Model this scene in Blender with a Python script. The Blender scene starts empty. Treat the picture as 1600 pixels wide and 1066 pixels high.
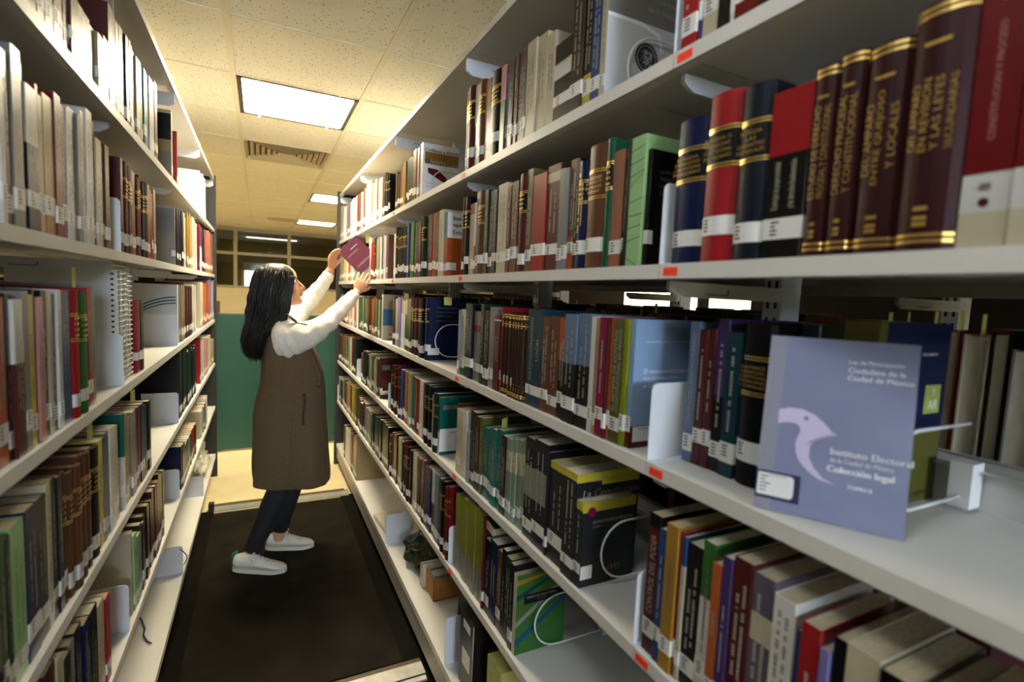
import bpy, math, random, re
from mathutils import Vector, Matrix, noise
SC = bpy.context.scene
COL = SC.collection
pi = math.pi
# ------------------------------------------------------------------ camera
F_PX, PITCH, ROLL, YAW, CAM_H = 789.4577, math.radians(4.9833), math.radians(2.5827), math.radians(26.5941), 1.4462
cd = bpy.data.cameras.new('camera'); cam = bpy.data.objects.new('camera', cd); COL.objects.link(cam)
cd.sensor_width = 36; cd.lens = F_PX/1600*36; cd.clip_start = .02; cd.clip_end = 100
fw = Vector((math.sin(YAW)*math.cos(PITCH), math.cos(YAW)*math.cos(PITCH), -math.sin(PITCH)))
r0 = Vector((math.cos(YAW), -math.sin(YAW), 0)); u0 = r0.cross(fw)
rr = math.cos(ROLL)*r0+math.sin(ROLL)*u0; uu = -math.sin(ROLL)*r0+math.cos(ROLL)*u0
mx = Matrix((rr, uu, -fw)).transposed().to_4x4(); mx.translation = (0, 0, CAM_H)
cam.matrix_world = mx
cd.dof.use_dof = True; cd.dof.focus_distance = 1.9; cd.dof.aperture_fstop = 2.9
SC.camera = cam
# ------------------------------------------------------------------ world, light, exposure
SC.view_settings.view_transform = 'Standard'; SC.view_settings.look = 'None'
SC.view_settings.gamma = 1; SC.view_settings.use_curve_mapping = False
SC.view_settings.exposure = 0.7
W = bpy.data.worlds.new('world'); SC.world = W; W.use_nodes = True
W.node_tree.nodes['Background'].inputs[0].default_value = (1.0, .86, .58, 1)
W.node_tree.nodes['Background'].inputs[1].default_value = .1
LAMP_WARM = (1.0, .88, .62); LAMP_FAR = (1.0, .88, .619); FILL_SIDE = (1.0, .88, .6201); FILL_COOL = (.86, .93, 1.0)  # cool and side panels are unseen fill, added to brighten shelves and ceiling
LAMP_E = 53.0; FILL_SIDE_E = 110.0; LAMP_FAR_E = 8.0; FILL_COOL_E = 9.0

def hexc(h):
    h = h.lstrip('#'); o = []
    for i in (0, 2, 4):
        c = int(h[i:i+2], 16)/255; o.append(c/12.92 if c <= .04045 else ((c+.055)/1.055)**2.4)
    return tuple(o)
_M = {}
def mat(name, col, rough=.5, metal=0, noise_s=0, noise_a=.12, spec=.5, emit=None, es=0, bump=0, bump_s=200, aniso=None):
    if name in _M: return _M[name]
    if isinstance(col, str): col = hexc(col)
    m = bpy.data.materials.new(name); m.use_nodes = True; nt = m.node_tree; b = nt.nodes['Principled BSDF']
    b.inputs['Base Color'].default_value = (*col, 1); b.inputs['Roughness'].default_value = rough
    b.inputs['Metallic'].default_value = metal; b.inputs['Specular IOR Level'].default_value = spec
    m.diffuse_color = (*col, 1)
    if emit: b.inputs['Emission Color'].default_value = (*emit, 1); b.inputs['Emission Strength'].default_value = es
    tc = None
    if noise_s or bump: tc = nt.nodes.new('ShaderNodeTexCoord')
    if noise_s:
        n = nt.nodes.new('ShaderNodeTexNoise'); n.inputs['Scale'].default_value = noise_s; n.inputs['Detail'].default_value = 4
        mp = nt.nodes.new('ShaderNodeMapping'); nt.links.new(tc.outputs['Object'], mp.inputs[0]); nt.links.new(mp.outputs[0], n.inputs['Vector'])
        if aniso: mp.inputs['Scale'].default_value = aniso
        mr = nt.nodes.new('ShaderNodeMapRange'); mr.inputs[3].default_value = 1-noise_a; mr.inputs[4].default_value = 1+noise_a
        mr.inputs[1].default_value = .3; mr.inputs[2].default_value = .7
        mu = nt.nodes.new('ShaderNodeMix'); mu.data_type = 'RGBA'; mu.blend_type = 'MULTIPLY'; mu.inputs[0].default_value = 1
        mu.inputs[6].default_value = (*col, 1); nt.links.new(n.outputs[0], mr.inputs[0]); nt.links.new(mr.outputs[0], mu.inputs[7])
        nt.links.new(mu.outputs[2], b.inputs['Base Color'])
    if bump:
        n2 = nt.nodes.new('ShaderNodeTexNoise'); n2.inputs['Scale'].default_value = bump_s; nt.links.new(tc.outputs['Object'], n2.inputs['Vector'])
        bp = nt.nodes.new('ShaderNodeBump'); bp.inputs['Strength'].default_value = bump; bp.inputs['Distance'].default_value = .002
        nt.links.new(n2.outputs[0], bp.inputs['Height']); nt.links.new(bp.outputs[0], b.inputs['Normal'])
    _M[name] = m; return m
# ------------------------------------------------------------------ mesh helpers
class MB:
    def __init__(s): s.v = []; s.f = []; s.m = []; s.mats = []; s.sm = []
    def mi(s, m):
        if m not in s.mats: s.mats.append(m)
        return s.mats.index(m)
    def face(s, pts, m, smooth=False, T=None):
        i = len(s.v)
        for p in pts: s.v.append(tuple(T @ Vector(p)) if T else tuple(p))
        s.f.append(tuple(range(i, i+len(pts)))); s.m.append(s.mi(m)); s.sm.append(smooth)
    def grid(s, rows, m, smooth=True, closed=False, T=None, caps=False, mfun=None):
        i = len(s.v); n = len(rows[0])
        for r in rows:
            for p in r: s.v.append(tuple(T @ Vector(p)) if T else tuple(p))
        for a in range(len(rows)-1):
            for b in range(n if closed else n-1):
                b2 = (b+1) % n
                s.f.append((i+a*n+b, i+a*n+b2, i+(a+1)*n+b2, i+(a+1)*n+b)); s.m.append(s.mi(mfun(a, b) if mfun else m)); s.sm.append(smooth)
        if caps:
            s.f.append(tuple(i+k for k in range(n-1, -1, -1))); s.m.append(s.mi(m)); s.sm.append(False)
            j = i+(len(rows)-1)*n
            s.f.append(tuple(j+k for k in range(n))); s.m.append(s.mi(m)); s.sm.append(False)
    def box(s, x0, x1, y0, y1, z0, z1, m, T=None):
        P = [(x0, y0, z0), (x1, y0, z0), (x1, y1, z0), (x0, y1, z0), (x0, y0, z1), (x1, y0, z1), (x1, y1, z1), (x0, y1, z1)]
        i = len(s.v)
        for p in P: s.v.append(tuple(T @ Vector(p)) if T else p)
        for q in ((0, 3, 2, 1), (4, 5, 6, 7), (0, 1, 5, 4), (1, 2, 6, 5), (2, 3, 7, 6), (3, 0, 4, 7)):
            s.f.append(tuple(i+k for k in q)); s.m.append(s.mi(m)); s.sm.append(False)
    def prism(s, pts, y0, y1, m, axis='y', T=None):
        """extrude a polygon: axis y -> pts are (x,z); axis x -> (y,z); axis z -> (x,y)"""
        def q(p, t): return (p[0], t, p[1]) if axis == 'y' else (t, p[0], p[1]) if axis == 'x' else (p[0], p[1], t)
        n = len(pts); i = len(s.v)
        for t in (y0, y1):
            for p in pts:
                w = q(p, t); s.v.append(tuple(T @ Vector(w)) if T else w)
        k = s.mi(m)
        s.f.append(tuple(i+a for a in range(n))); s.f.append(tuple(i+n+a for a in range(n-1, -1, -1))); s.m += [k, k]; s.sm += [False, False]
        for a in range(n):
            b = (a+1) % n; s.f.append((i+b, i+a, i+n+a, i+n+b)); s.m.append(k); s.sm.append(False)
    def tube(s, pts, r, m, seg=8, T=None, caps=True, flat=None):
        pts = [Vector(p) for p in pts]; n = len(pts); rs = r if isinstance(r, (list, tuple)) else [r]*n
        rows = []; prev = None
        for k in range(n):
            d = (pts[min(k+1, n-1)]-pts[max(k-1, 0)]).normalized()
            if prev is None:
                a = Vector((0, 0, 1)) if abs(d.z) < .9 else Vector((1, 0, 0)); u = d.cross(a).normalized()
            else: u = (prev-d*prev.dot(d)).normalized()
            prev = u; w = d.cross(u)
            row = []
            for j in range(seg):
                a = 2*pi*j/seg; q = u*math.cos(a)*rs[k]+w*math.sin(a)*rs[k]
                if flat: ax, sc = flat; ax = Vector(ax).normalized(); q -= ax*q.dot(ax)*(1-sc)
                row.append(tuple(pts[k]+q))
            rows.append(row)
        s.grid(rows, m, True, True, T, caps)
    def build(s, name, parent=None, loc=(0, 0, 0), rotz=0):
        me = bpy.data.meshes.new(name); me.from_pydata(s.v, [], s.f)
        for m in s.mats: me.materials.append(m)
        me.polygons.foreach_set('material_index', s.m); me.polygons.foreach_set('use_smooth', s.sm); me.update()
        o = bpy.data.objects.new(name, me); COL.objects.link(o)
        o.location = loc; o.rotation_euler = (0, 0, rotz)
        if parent: o.parent = parent
        return o
def empty(name, loc=(0, 0, 0), rotz=0):
    o = bpy.data.objects.new(name, None); COL.objects.link(o); o.location = loc; o.rotation_euler = (0, 0, rotz); o.empty_display_size = .05
    return o
def tag(o, label, cat, group=None, kind=None):
    if label: o['label'] = label
    if cat: o['category'] = cat
    if group: o['group'] = group
    if kind: o['kind'] = kind
    return o
def struct(o, label=None):
    o['kind'] = 'structure'
    if label: o['label'] = label
    return o
def tidy(o, w=None):
    """recalculate outward normals"""
    import bmesh
    bm = bmesh.new(); bm.from_mesh(o.data); bmesh.ops.recalc_face_normals(bm, faces=bm.faces); bm.to_mesh(o.data); bm.free()
    return o
def interp(t, ks, vs):
    if t <= ks[0]: return vs[0]
    for i in range(len(ks)-1):
        if t <= ks[i+1]:
            a = (t-ks[i])/(ks[i+1]-ks[i]); return vs[i]+(vs[i+1]-vs[i])*a
    return vs[-1]
_txt = {}
def text_polys(body, shear=0):
    if (body, shear) in _txt: return _txt[(body, shear)]
    c = bpy.data.curves.new('t', 'FONT'); c.body = body; c.size = 1; c.shear = shear; c.resolution_u = 2
    c.align_x = 'LEFT'; o = bpy.data.objects.new('t', c); COL.objects.link(o)
    dg = bpy.context.evaluated_depsgraph_get(); me = bpy.data.meshes.new_from_object(o.evaluated_get(dg))
    vs = [v.co.copy() for v in me.vertices]; fs = [tuple(p.vertices) for p in me.polygons]
    bpy.data.objects.remove(o); bpy.data.curves.remove(c); bpy.data.meshes.remove(me)
    if vs:
        x0 = min(v.x for v in vs); x1 = max(v.x for v in vs); y0 = min(v.y for v in vs); y1 = max(v.y for v in vs)
    else: x0 = x1 = y0 = y1 = 0
    _txt[(body, shear)] = (vs, fs, x0, x1, y0, y1); return _txt[(body, shear)]
def add_text(mb, body, m, org, ax, ay, w=None, h=None, align='c', bold=0, shear=0, off=None):
    """lay text on the plane spanned by ax, ay; org = centre/left of the text box; fits width w and/or height h"""
    vs, fs, x0, x1, y0, y1 = text_polys(body, shear)
    if not vs: return
    ax = Vector(ax); ay = Vector(ay); org = Vector(org)
    sx = (w/(x1-x0)) if w else None; sy = (h/(y1-y0)) if h else None
    if sx is None: sx = sy
    if sy is None: sy = sx
    cx = (x0+x1)/2 if align == 'c' else x0 if align == 'l' else x1
    cy = (y0+y1)/2
    for dx in ([0] if not bold else [-bold, 0, bold]):
        i = len(mb.v); k = mb.mi(m)
        for v in vs: mb.v.append(tuple(org+ax*((v.x-cx)*sx+dx)+ay*((v.y-cy)*sy)))
        for f in fs: mb.f.append(tuple(i+a for a in f)); mb.m.append(k); mb.sm.append(False)
# ------------------------------------------------------------------ materials
SHELF = mat('shelf_enamel', (.60, .585, .55), .42, noise_s=3, noise_a=.04, spec=.3)
PLATE = mat('bookend_enamel', (.62, .64, .68), .42)
DARK = mat('dark_enamel', (.012, .011, .010), .5)
SLOT = mat('slot_black', (.01, .01, .01), .7)
ALU = mat('aluminium', (.62, .60, .55), .35, .7, noise_s=20, noise_a=.15)
STEEL = mat('wire_white', (.66, .66, .68), .3)
ORANGE = mat('orange_sticker', hexc('#ff3a10'), .6)
INK = mat('ink_black', (.02, .02, .025), .6)
STICK = mat('paper_label', (.66, .65, .62), .45)
GILT = mat('gilt', (.80, .55, .16), .28, .85)
PAGE = mat('page_block', (.44, .37, .25), .8, noise_s=60, noise_a=.25, aniso=(14, 1, .3))
PAGEW = mat('page_white', (.56, .52, .41), .8, noise_s=60, noise_a=.18, aniso=(14, 1, .3))
NOTE = mat('sticky_note', hexc('#d8d070'), .8)
PAL = {'mar': ('#5e1e20', 'maroon'), 'mrg': ('#3d1014', 'deep maroon'), 'dre': ('#7a1518', 'dark red'), 'red': ('#b02026', 'red'), 'org': ('#c8642c', 'orange'),
 'och': ('#b98a34', 'ochre'), 'yel': ('#dfd044', 'yellow'), 'oli': ('#64642a', 'olive'), 'ylg': ('#949c1e', 'yellow-green'), 'grn': ('#3c7a34', 'green'),
 'dgr': ('#0c5a38', 'emerald'), 'dgn': ('#1d3828', 'dark green'), 'lgr': ('#aede9a', 'pale green'), 'gmi': ('#8aa48c', 'grey-green'), 'tea': ('#0f7468', 'teal'),
 'dte': ('#1a4450', 'dark teal'), 'blu': ('#24508c', 'blue'), 'nav': ('#131f4c', 'navy'), 'nbl': ('#121a26', 'blue-black'), 'blk': ('#100f10', 'black'),
 'dbr': ('#3c2417', 'dark brown'), 'brn': ('#70452c', 'brown'), 'tan': ('#bfa67a', 'tan'), 'crm': ('#ded3b4', 'cream'), 'wht': ('#f2f0ec', 'white'),
 'gry': ('#9c9a92', 'grey'), 'lav': ('#8c88cc', 'lavender'), 'pur': ('#4c3870', 'purple'), 'mag': ('#96184e', 'magenta'), 'pnk': ('#dc9c9c', 'pink'),
 'sal': ('#b97456', 'salmon-brown'), 'gbl': ('#7088a8', 'grey-blue'), 'gpu': ('#6e6474', 'grey-purple'), 'lbl': ('#a4c4ee', 'light blue'), 'dgy': ('#2a2c2e', 'charcoal'), 'pho': ('#8c8e9a', 'grey photo')}
def cm(c, hard=False):
    return mat('cover_'+PAL[c][1].replace(' ', '_')+('_cloth' if hard else ''), tuple(q*.60 for q in hexc(PAL[c][0])), .45 if hard else .30, noise_s=9, noise_a=.10, bump=.2 if hard else 0, bump_s=900, spec=.15 if hard else .28)
MARK = {'dark': mat('title_light', (.36, .33, .27), .5), 'light': mat('title_dark', (.16, .12, .10), .5)}
LIGHTC = {'crm', 'wht', 'tan', 'gry', 'yel', 'lgr', 'gmi', 'pnk', 'lav', 'ylg', 'lbl', 'pho', 'och', 'sal'}
TOPZ_R = {2: 1.826, 3: 1.508, 4: 1.19, 5: .870, 6: .546, 7: .178}
TOPZ_L = {2: 1.837, 3: 1.5125, 4: 1.186, 5: .865, 6: .541, 7: .178}
RX, LX = .563, -.298
BY = [.618+.9144*(i-1) for i in range(0, 6)]     # section joints: -.296, .618, 1.532, 2.447, 3.361, 4.276
ROWS=[
('R',2,1,'8077,181,270,crm,v,,1,6;8258,294,275,blu,v,,1,6;8552,288,275,blk,Byel.22v,,1,6;8840,417,275,dbr,v,,1,6;9257,720,164,blk,Wwht.55.75 h,CORTE INTERAMERICANA,1,6;9977,354,201,crm,vn,,1,6;10331,452,215,crm,vn,,1,6;10783,465,219,crm,vn,,1,6;11248,172,210,dgn,v,,1,6;11420,333,219,mar,v,,1,6;11753,219,221,dbr,v,,1,6;11972,226,217,dbr,v,,1,6;12198,272,219,lav,Tdre.12v,,1,6;12470,266,222,grn,Tpnk.4,,1,6;12736,638,225,blk,gr,,1,6;13374,98,220,blu,,,0,6;13472,355,225,och,v,,1,6;13827,416,234,brn,g,,1,6;14243,314,235,wht,Bblk.5,,1,6;14557,448,240,mar,Gk,,1,6;15005,259,241,mar,Gk,,1,6'),
('R',2,0,'3376,320,240,brn,g,,0,6;3696,321,240,gry,v,,0,6;4017,272,230,nav,v,,0,6;4289,297,240,mar,v,,0,6;4586,219,235,blk,gr,,0,6;4805,397,240,dre,v,,1,6;5202,74,245,wht,,,0,6;5276,219,240,blk,v,,1,6;5495,280,250,crm,v,,1,6;5775,61,245,pur,,,0,6;5836,284,250,red,v,,1,6'),
('R',3,1,'6662,96,190,blk,v,,1,6;6758,457,216,lgr,x,,1,6;7215,135,189,blk,v,,1,6;7350,311,206,sal,v,,1,6;7661,185,233,dgr,Gk,,1,6;7846,596,230,brn,grH,LA DEFENSA|JURIDICA|EN MEXICO|AMPARO,1,6;8442,287,210,nav,gv,CONSTITUCIONAL,1,6;8729,143,220,blk,v,,1,6;8872,271,224,brn,Borg.3v,MATERIA AMPARO,1,6;9143,180,210,pho,v,,1,6;9323,201,213,gry,v,,1,6;9524,545,229,mar,Wcrm.84.93v,,1,6;10069,628,220,red,,,1,6;10697,270,240,oli,v,,1,6;10967,393,235,mar,Gk,,1,6;11360,50,222,wht,,,0,6;11410,375,225,brn,v,,1,6;11785,214,219,mar,v,,1,6;11999,556,231,crm,v,,1,6;12555,169,220,grn,Bred.6v,,1,6;12724,234,225,dgn,v,,1,6;12958,323,227,blk,v,,1,6;13281,261,234,dgn,v,,1,6;13542,462,237,brn,g,,1,6;14004,218,240,blu,Twht.08v,,1,6;14222,140,213,wht,Bred.4,,0,6;14362,401,213,crm,Tred.15v,,1,6;14763,334,238,blk,Gk,,1,6;15097,167,239,brn,Gk,,1,6'),
('R',3,0,'1780,301,240,dre,Bcrm.13Wwht.13.27nq,CONSTITUCION Y PROCESO,1,6;2081,361,240,dre,Bcrm.13Wwht.13.27nq,CONSTITUCION Y PROCESO,1,6;2442,494,228,mrg,Et,DEL AMPARO|EN REVISION|Y LAS LEYES|SECUNDARIAS,1,6;2936,439,212,mrg,Et,DEL AMPARO|ENTRE QUEJOSO|Y LOCALES,1,6;3375,282,217,mrg,Et,DERECHO PROCESAL|Y CONSTITUCIONAL,1,6;3657,276,213,mrg,Et,ESTUDIO DE DERECHO|PROCESAL Y CONSTITUCIONAL,1,6;3933,528,202,blk,Tred.38t,El principio de proporcionalidad|y los derechos fundamentales,1,6;4461,481,223,nbl,grkH,BURGOA|LAS|GARANTIAS|INDIVIDUALES,1,6;4942,553,229,red,grkH,BURGOA O.|DERECHO|CONSTITUCIONAL|MEXICANO,1,6;5495,625,212,nav,grkH,BURGOA|DERECHO|CONSTITUCIONAL|MEXICANO,1,6'),
('R',4,1,'6809,124,226,lbl,Bdre.17,,1,6;6933,126,225,ylg,,,1,6;7059,302,224,oli,t,EL SISTEMA DE CONTROL|CONSTITUCIONAL EN MEXICO,1,6;7361,79,225,org,v,,1,6;7440,79,225,mar,v,,1,6;7519,246,225,mag,v,,1,6;7765,127,223,tan,v,,1,6;7892,153,225,wht,,,1,6;8045,459,228,blk,Tgbl.45v,,1,6;8504,447,225,blk,Tgbl.45v,,1,6;8951,274,215,blk,Torg.42v,,1,6;9225,407,217,brn,v,,1,6;9632,295,215,brn,v,,1,6;9927,715,228,dte,t,INSTITUCIONALISMO|LOCAL,1,6;10642,149,214,dbr,Es,,1,6;10791,146,214,dbr,Es,,1,6;10937,148,214,dbr,Es,,1,6;11085,152,214,dbr,Es,,1,6;11237,155,214,dbr,Es,,1,6;11392,158,214,dbr,Es,,1,6;11550,162,214,dbr,Es,,1,6;11712,165,214,dbr,Es,,1,6;11877,170,214,dbr,Es,,1,6;12047,102,227,red,,,1,6;12149,359,203,mar,Wwht.93.95v,,1,6;12508,391,225,gry,v,,1,6;12899,377,214,blk,v,,1,6;13276,222,231,dgn,v,,1,6;13498,98,208,wht,Bmag.55,,0,6;13596,510,208,gry,Wred.7.8v,,1,6;14106,322,228,nbl,v,,1,6;14428,333,229,dte,v,,1,6;14761,406,209,wht,Bgrn.12v,,1,6;15167,97,207,gry,v,,0,6'),
('R',4,0,'3520,430,245,oli,,,1,116;3950,280,235,dgn,v,,1,115;4230,280,235,dte,v,,1,112;4547,502,233,blk,grH,RAMIREZ|DERECHO|CONSTITUCIONAL|MEXICANO|Y COMPARADO,1,62;5049,259,218,dte,v,,1,62;5308,214,236,blk,Tpur.5v,,1,62;5522,157,219,mar,v,,1,62;5679,169,217,mar,v,,1,62;5848,197,228,gbl,t,CONSTITUCION Y DERECHOS HUMANOS,1,62'),
('R',5,1,'7937,229,176,dgy,Tyel.1v,,1,6;8166,463,226,dgy,Tyel.07v,,1,6;8629,666,221,dgy,Tyel.07v,,1,6;9295,102,237,nbl,v,,1,6;9397,611,250,nbl,Wgry.42.72v,,1,6;10008,463,244,nbl,Wgry.42.72v,,1,6;10471,223,228,gmi,Wcrm.6.85v,,1,6;10694,259,223,gmi,Wcrm.6.85v,,1,6;10953,239,218,gmi,Wcrm.6.85v,,1,6;11192,310,212,gmi,Wcrm.6.85v,,1,6;11502,294,212,blk,v,,1,6;11796,302,220,tea,v,,1,6;12098,296,214,tea,v,,1,6;12394,257,208,tea,v,,1,6;12651,376,202,tea,v,,1,6;13027,209,225,oli,v,,1,6;13236,336,222,dbr,v,,1,6;13572,448,227,blk,v,,1,6;14020,136,159,gry,n,,0,6;14156,166,158,wht,n,,0,6;14322,226,214,wht,,,1,6;14548,233,209,crm,v,,1,6;14781,360,210,crm,v,,1,6;15141,123,222,mar,v,,0,6'),
('R',5,0,'1467,268,215,dbr,v,,0,6;1735,352,210,blk,v,,0,6;2087,224,205,tan,v,,0,6;2311,306,213,blk,v,,1,6;2617,341,218,crm,v,,1,6;2958,148,215,blk,v,,1,6;3106,115,195,lav,v,,1,6;3221,235,213,red,Bblk.6v,,1,6;3456,85,195,blu,,,1,6;3541,295,225,wht,v,,1,6;3836,312,236,gpu,Wcrm.62.78v,,1,6;4148,299,242,mar,v,,1,6;4447,164,235,pur,v,,1,6;4611,157,218,org,t,ESTADO,1,6;4768,227,239,wht,Tgrn.35v,,1,6;4995,286,222,blk,v,,1,6;5281,87,227,crm,Tblu.2,,1,6;5368,55,231,red,,,1,6;5423,251,236,och,v,,1,6;5674,156,220,blu,v,,1,6;5830,290,235,mar,Tblk.1t,CONTROL DEL PODER,1,6'),
('R',6,1,'10531,183,210,crm,n,,1,6;10714,226,227,nbl,v,,1,6;10940,313,229,dgn,v,,1,6;11253,243,237,nbl,v,,1,6;11496,277,221,brn,v,,1,6;11773,458,229,nav,v,,1,6;12231,371,215,blk,v,,1,6;12602,105,277,mar,,,1,6;12707,308,282,ylg,Bgry.34vn,,1,6;13015,331,278,ylg,Bgry.34vn,,1,6;13346,316,275,ylg,Bgry.34vn,,1,6;13662,357,270,ylg,Bgry.34vn,,1,6;14019,372,264,ylg,Bgry.34vn,,1,6;14391,357,257,ylg,Bgry.34vn,,1,6;14748,372,250,ylg,Bgry.34vn,,1,6'),
('R',2,2,'20057,350,211,wht,c,,1,6;20564,334,204,pnk,v,,0,6;20898,495,207,brn,v,,1,6;21393,240,186,blk,v,,0,6;21633,382,193,blk,v,,0,6;22015,267,193,dgn,v,,0,6;22282,277,190,dgn,v,,0,6;22559,363,191,och,v,,0,6;22922,322,181,och,v,,0,6;23244,476,173,brn,v,,0,6;23720,372,162,dbr,v,,0,6;24092,316,173,brn,v,,0,6'),
('R',3,2,'16828,348,218,gbl,Worg.0.6 c,,1,6;17176,433,231,crm,v,,1,6;17609,407,230,dgn,v,,1,6;18016,439,231,red,,,1,6;18455,367,232,mar,v,,1,6;18822,337,232,brn,v,,1,6;19159,480,231,dgn,Gk,,1,6;19639,180,227,tan,,,0,6;19819,340,225,brn,v,,1,6;20159,314,221,dbr,v,,0,6;20473,390,226,grn,v,,1,6;20863,404,231,grn,v,,1,6;21267,418,230,grn,v,,1,6;21685,323,232,blu,,,0,6;22008,462,222,nbl,Gk,,1,6;22470,326,224,nbl,Gk,,0,6;22796,326,226,dgn,Gk,,0,6;23122,208,225,dgn,Gk,,0,6;23330,272,221,dbr,Gk,,0,6;23602,411,234,dbr,Gk,,0,6;24013,395,210,wht,v,,0,6'),
('R',4,2,'18536,350,240,nav,gc,,1,6;19178,404,234,nbl,G,,1,6;19582,419,233,nbl,G,,1,6;20001,483,232,mar,G,,1,6;20484,282,228,mar,G,,0,6;20766,274,236,mar,G,,0,6;21040,315,227,grn,,,0,6;21355,323,223,brn,,,0,6;21678,444,225,dgn,Tyel.3,,0,6;22122,343,218,wht,,,0,6;22465,353,229,pnk,Bwht.7,,0,6;22818,291,227,lav,v,,0,6;23109,320,230,lav,v,,0,6;23429,380,224,crm,,,0,6;23809,287,219,mar,v,,0,6;24096,238,230,mar,v,,0,6;24334,74,229,mar,G,,0,6'),
('R',5,2,'16881,222,208,tea,Bwht.4 c,,1,6;17103,458,216,dgn,G,,1,6;17561,238,202,crm,,,0,6;17799,440,228,nbl,G,,1,6;18239,477,228,blk,G,,1,6;18716,265,227,mar,v,,0,6;18981,408,230,wht,v,,1,6;19389,328,230,red,v,,0,6;19717,387,228,dre,v,,1,6;20104,336,229,tea,v,,0,6;20440,269,215,tea,v,,0,6;20709,421,235,tan,,,1,6;21130,218,232,org,v,,0,6;21348,329,229,sal,v,,0,6;21677,455,226,mar,v,,0,6;22132,353,228,blu,,,0,6;22485,296,234,mar,G,,0,6;22781,440,223,dre,v,,0,6;23221,268,218,mar,G,,0,6;23489,377,228,mar,G,,0,6;23866,355,222,dgn,G,,0,6;24221,187,215,dgn,G,,0,6'),
('R',6,2,'15442,324,255,dre,g,,1,6;15766,282,242,dre,g,,1,6;16048,320,252,blk,g,,1,6;16368,327,249,nbl,v,,1,6;16695,455,252,gbl,v,,1,6;17150,476,248,wht,Bbrn.5,,1,6;17626,461,246,nav,v,,1,6;18087,382,236,nav,v,,1,6;18469,311,250,brn,v,,1,6;18780,320,233,brn,v,,0,6;19100,474,236,dbr,v,,1,6;19574,493,241,crm,v,,1,6;20067,325,233,blk,v,,0,6;20392,295,233,blk,v,,0,6;20687,302,240,dbr,G,,0,6;20989,240,234,dbr,G,,0,6;21229,299,229,mar,G,,0,6;21528,267,242,dre,v,,0,6;21795,257,232,dgn,v,,0,6;22052,336,227,gmi,v,,0,6;22388,495,228,tan,v,,0,6;22883,231,237,blk,v,,0,6;23114,282,223,nbl,v,,0,6;23396,325,218,mar,v,,0,6;23721,209,223,dre,v,,0,6;23930,339,202,brn,g,,0,6;24269,139,205,brn,g,,0,6'),
('R',2,3,'25755,215,202,blk,G,,0,6;25970,320,200,blk,G,,0,6;26290,369,209,blk,G,,0,6;26659,444,222,nav,v,,0,6;27103,366,213,brn,v,,0,6;27469,241,216,wht,v,,0,6;27710,323,217,wht,v,,0,6;28033,441,216,lgr,v,,0,6;28474,310,219,red,v,,0,6;28784,351,231,wht,v,,0,6;29135,350,224,wht,v,,0,6;29485,242,221,wht,v,,0,6;29727,253,228,tan,v,,0,6;29980,381,238,och,v,,0,6;30361,314,249,wht,v,,0,6;30675,374,236,wht,v,,0,6;31049,488,239,wht,v,,0,6;31537,450,254,wht,v,,0,6;31987,386,237,gry,v,,0,6;32373,356,246,brn,v,,0,6;32729,441,239,brn,v,,0,6;33170,291,230,wht,v,,0,6;33461,91,234,wht,v,,0,6'),
('R',2,4,'33849,296,229,brn,v,,0,6;34145,266,240,dbr,v,,0,6;34412,360,242,brn,v,,0,6;34772,272,234,brn,v,,0,6;35044,398,248,brn,v,,0,6;35442,274,244,wht,v,,0,6;35716,428,236,crm,v,,0,6;36144,457,236,wht,v,,0,6;36601,414,248,wht,v,,0,6;37015,349,241,wht,v,,0,6;37364,216,238,gry,v,,0,6;37581,362,236,wht,v,,0,6;37943,346,239,oli,v,,0,6;38289,312,235,oli,v,,0,6;38600,327,224,oli,v,,0,6;38927,296,231,lav,v,,0,6;39223,338,234,lav,v,,0,6;39562,394,245,lav,v,,0,6;39956,400,238,wht,v,,0,6;40356,423,231,wht,v,,0,6;40779,404,242,wht,v,,0,6;41183,281,245,gry,v,,0,6;41464,296,247,wht,v,,0,6;41760,313,269,och,v,,0,6;42073,342,265,tan,v,,0,6;42415,281,272,tan,v,,0,6'),
('R',3,3,'25493,211,211,brn,v,,0,6;25704,299,220,brn,v,,0,6;26003,324,224,lav,v,,0,6;26327,329,221,wht,v,,0,6;26656,231,231,crm,v,,0,6;26887,322,217,nav,v,,0,6;27209,229,214,wht,v,,0,6;27438,331,226,wht,v,,0,6;27769,383,223,tan,v,,0,6;28152,411,219,gmi,v,,0,6;28563,325,225,dgn,v,,0,6;28888,408,230,brn,G,,0,6;29296,432,208,red,v,,0,6;29728,286,212,red,v,,0,6;30014,317,240,wht,v,,0,6;30331,374,244,wht,v,,0,6'),
('R',3,4,'35744,232,207,gmi,v,,0,6;35976,334,210,gmi,v,,0,6;36310,407,219,wht,v,,0,6;36717,274,210,wht,v,,0,6;36990,318,212,crm,v,,0,6;37308,482,221,crm,v,,0,6;37790,541,205,org,v,,0,6;38331,331,214,org,v,,0,6;38662,397,215,wht,v,,0,6;39059,229,209,crm,v,,0,6;39289,441,207,wht,v,,0,6;39730,267,202,crm,v,,0,6;39997,395,204,crm,v,,0,6;40392,364,209,tan,v,,0,6;40756,465,204,tan,v,,0,6;41221,311,204,tan,v,,0,6;41532,347,225,gry,v,,0,6;41879,340,206,gry,v,,0,6;42219,239,218,gpu,v,,0,6;42458,238,206,gry,v,,0,6'),
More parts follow.
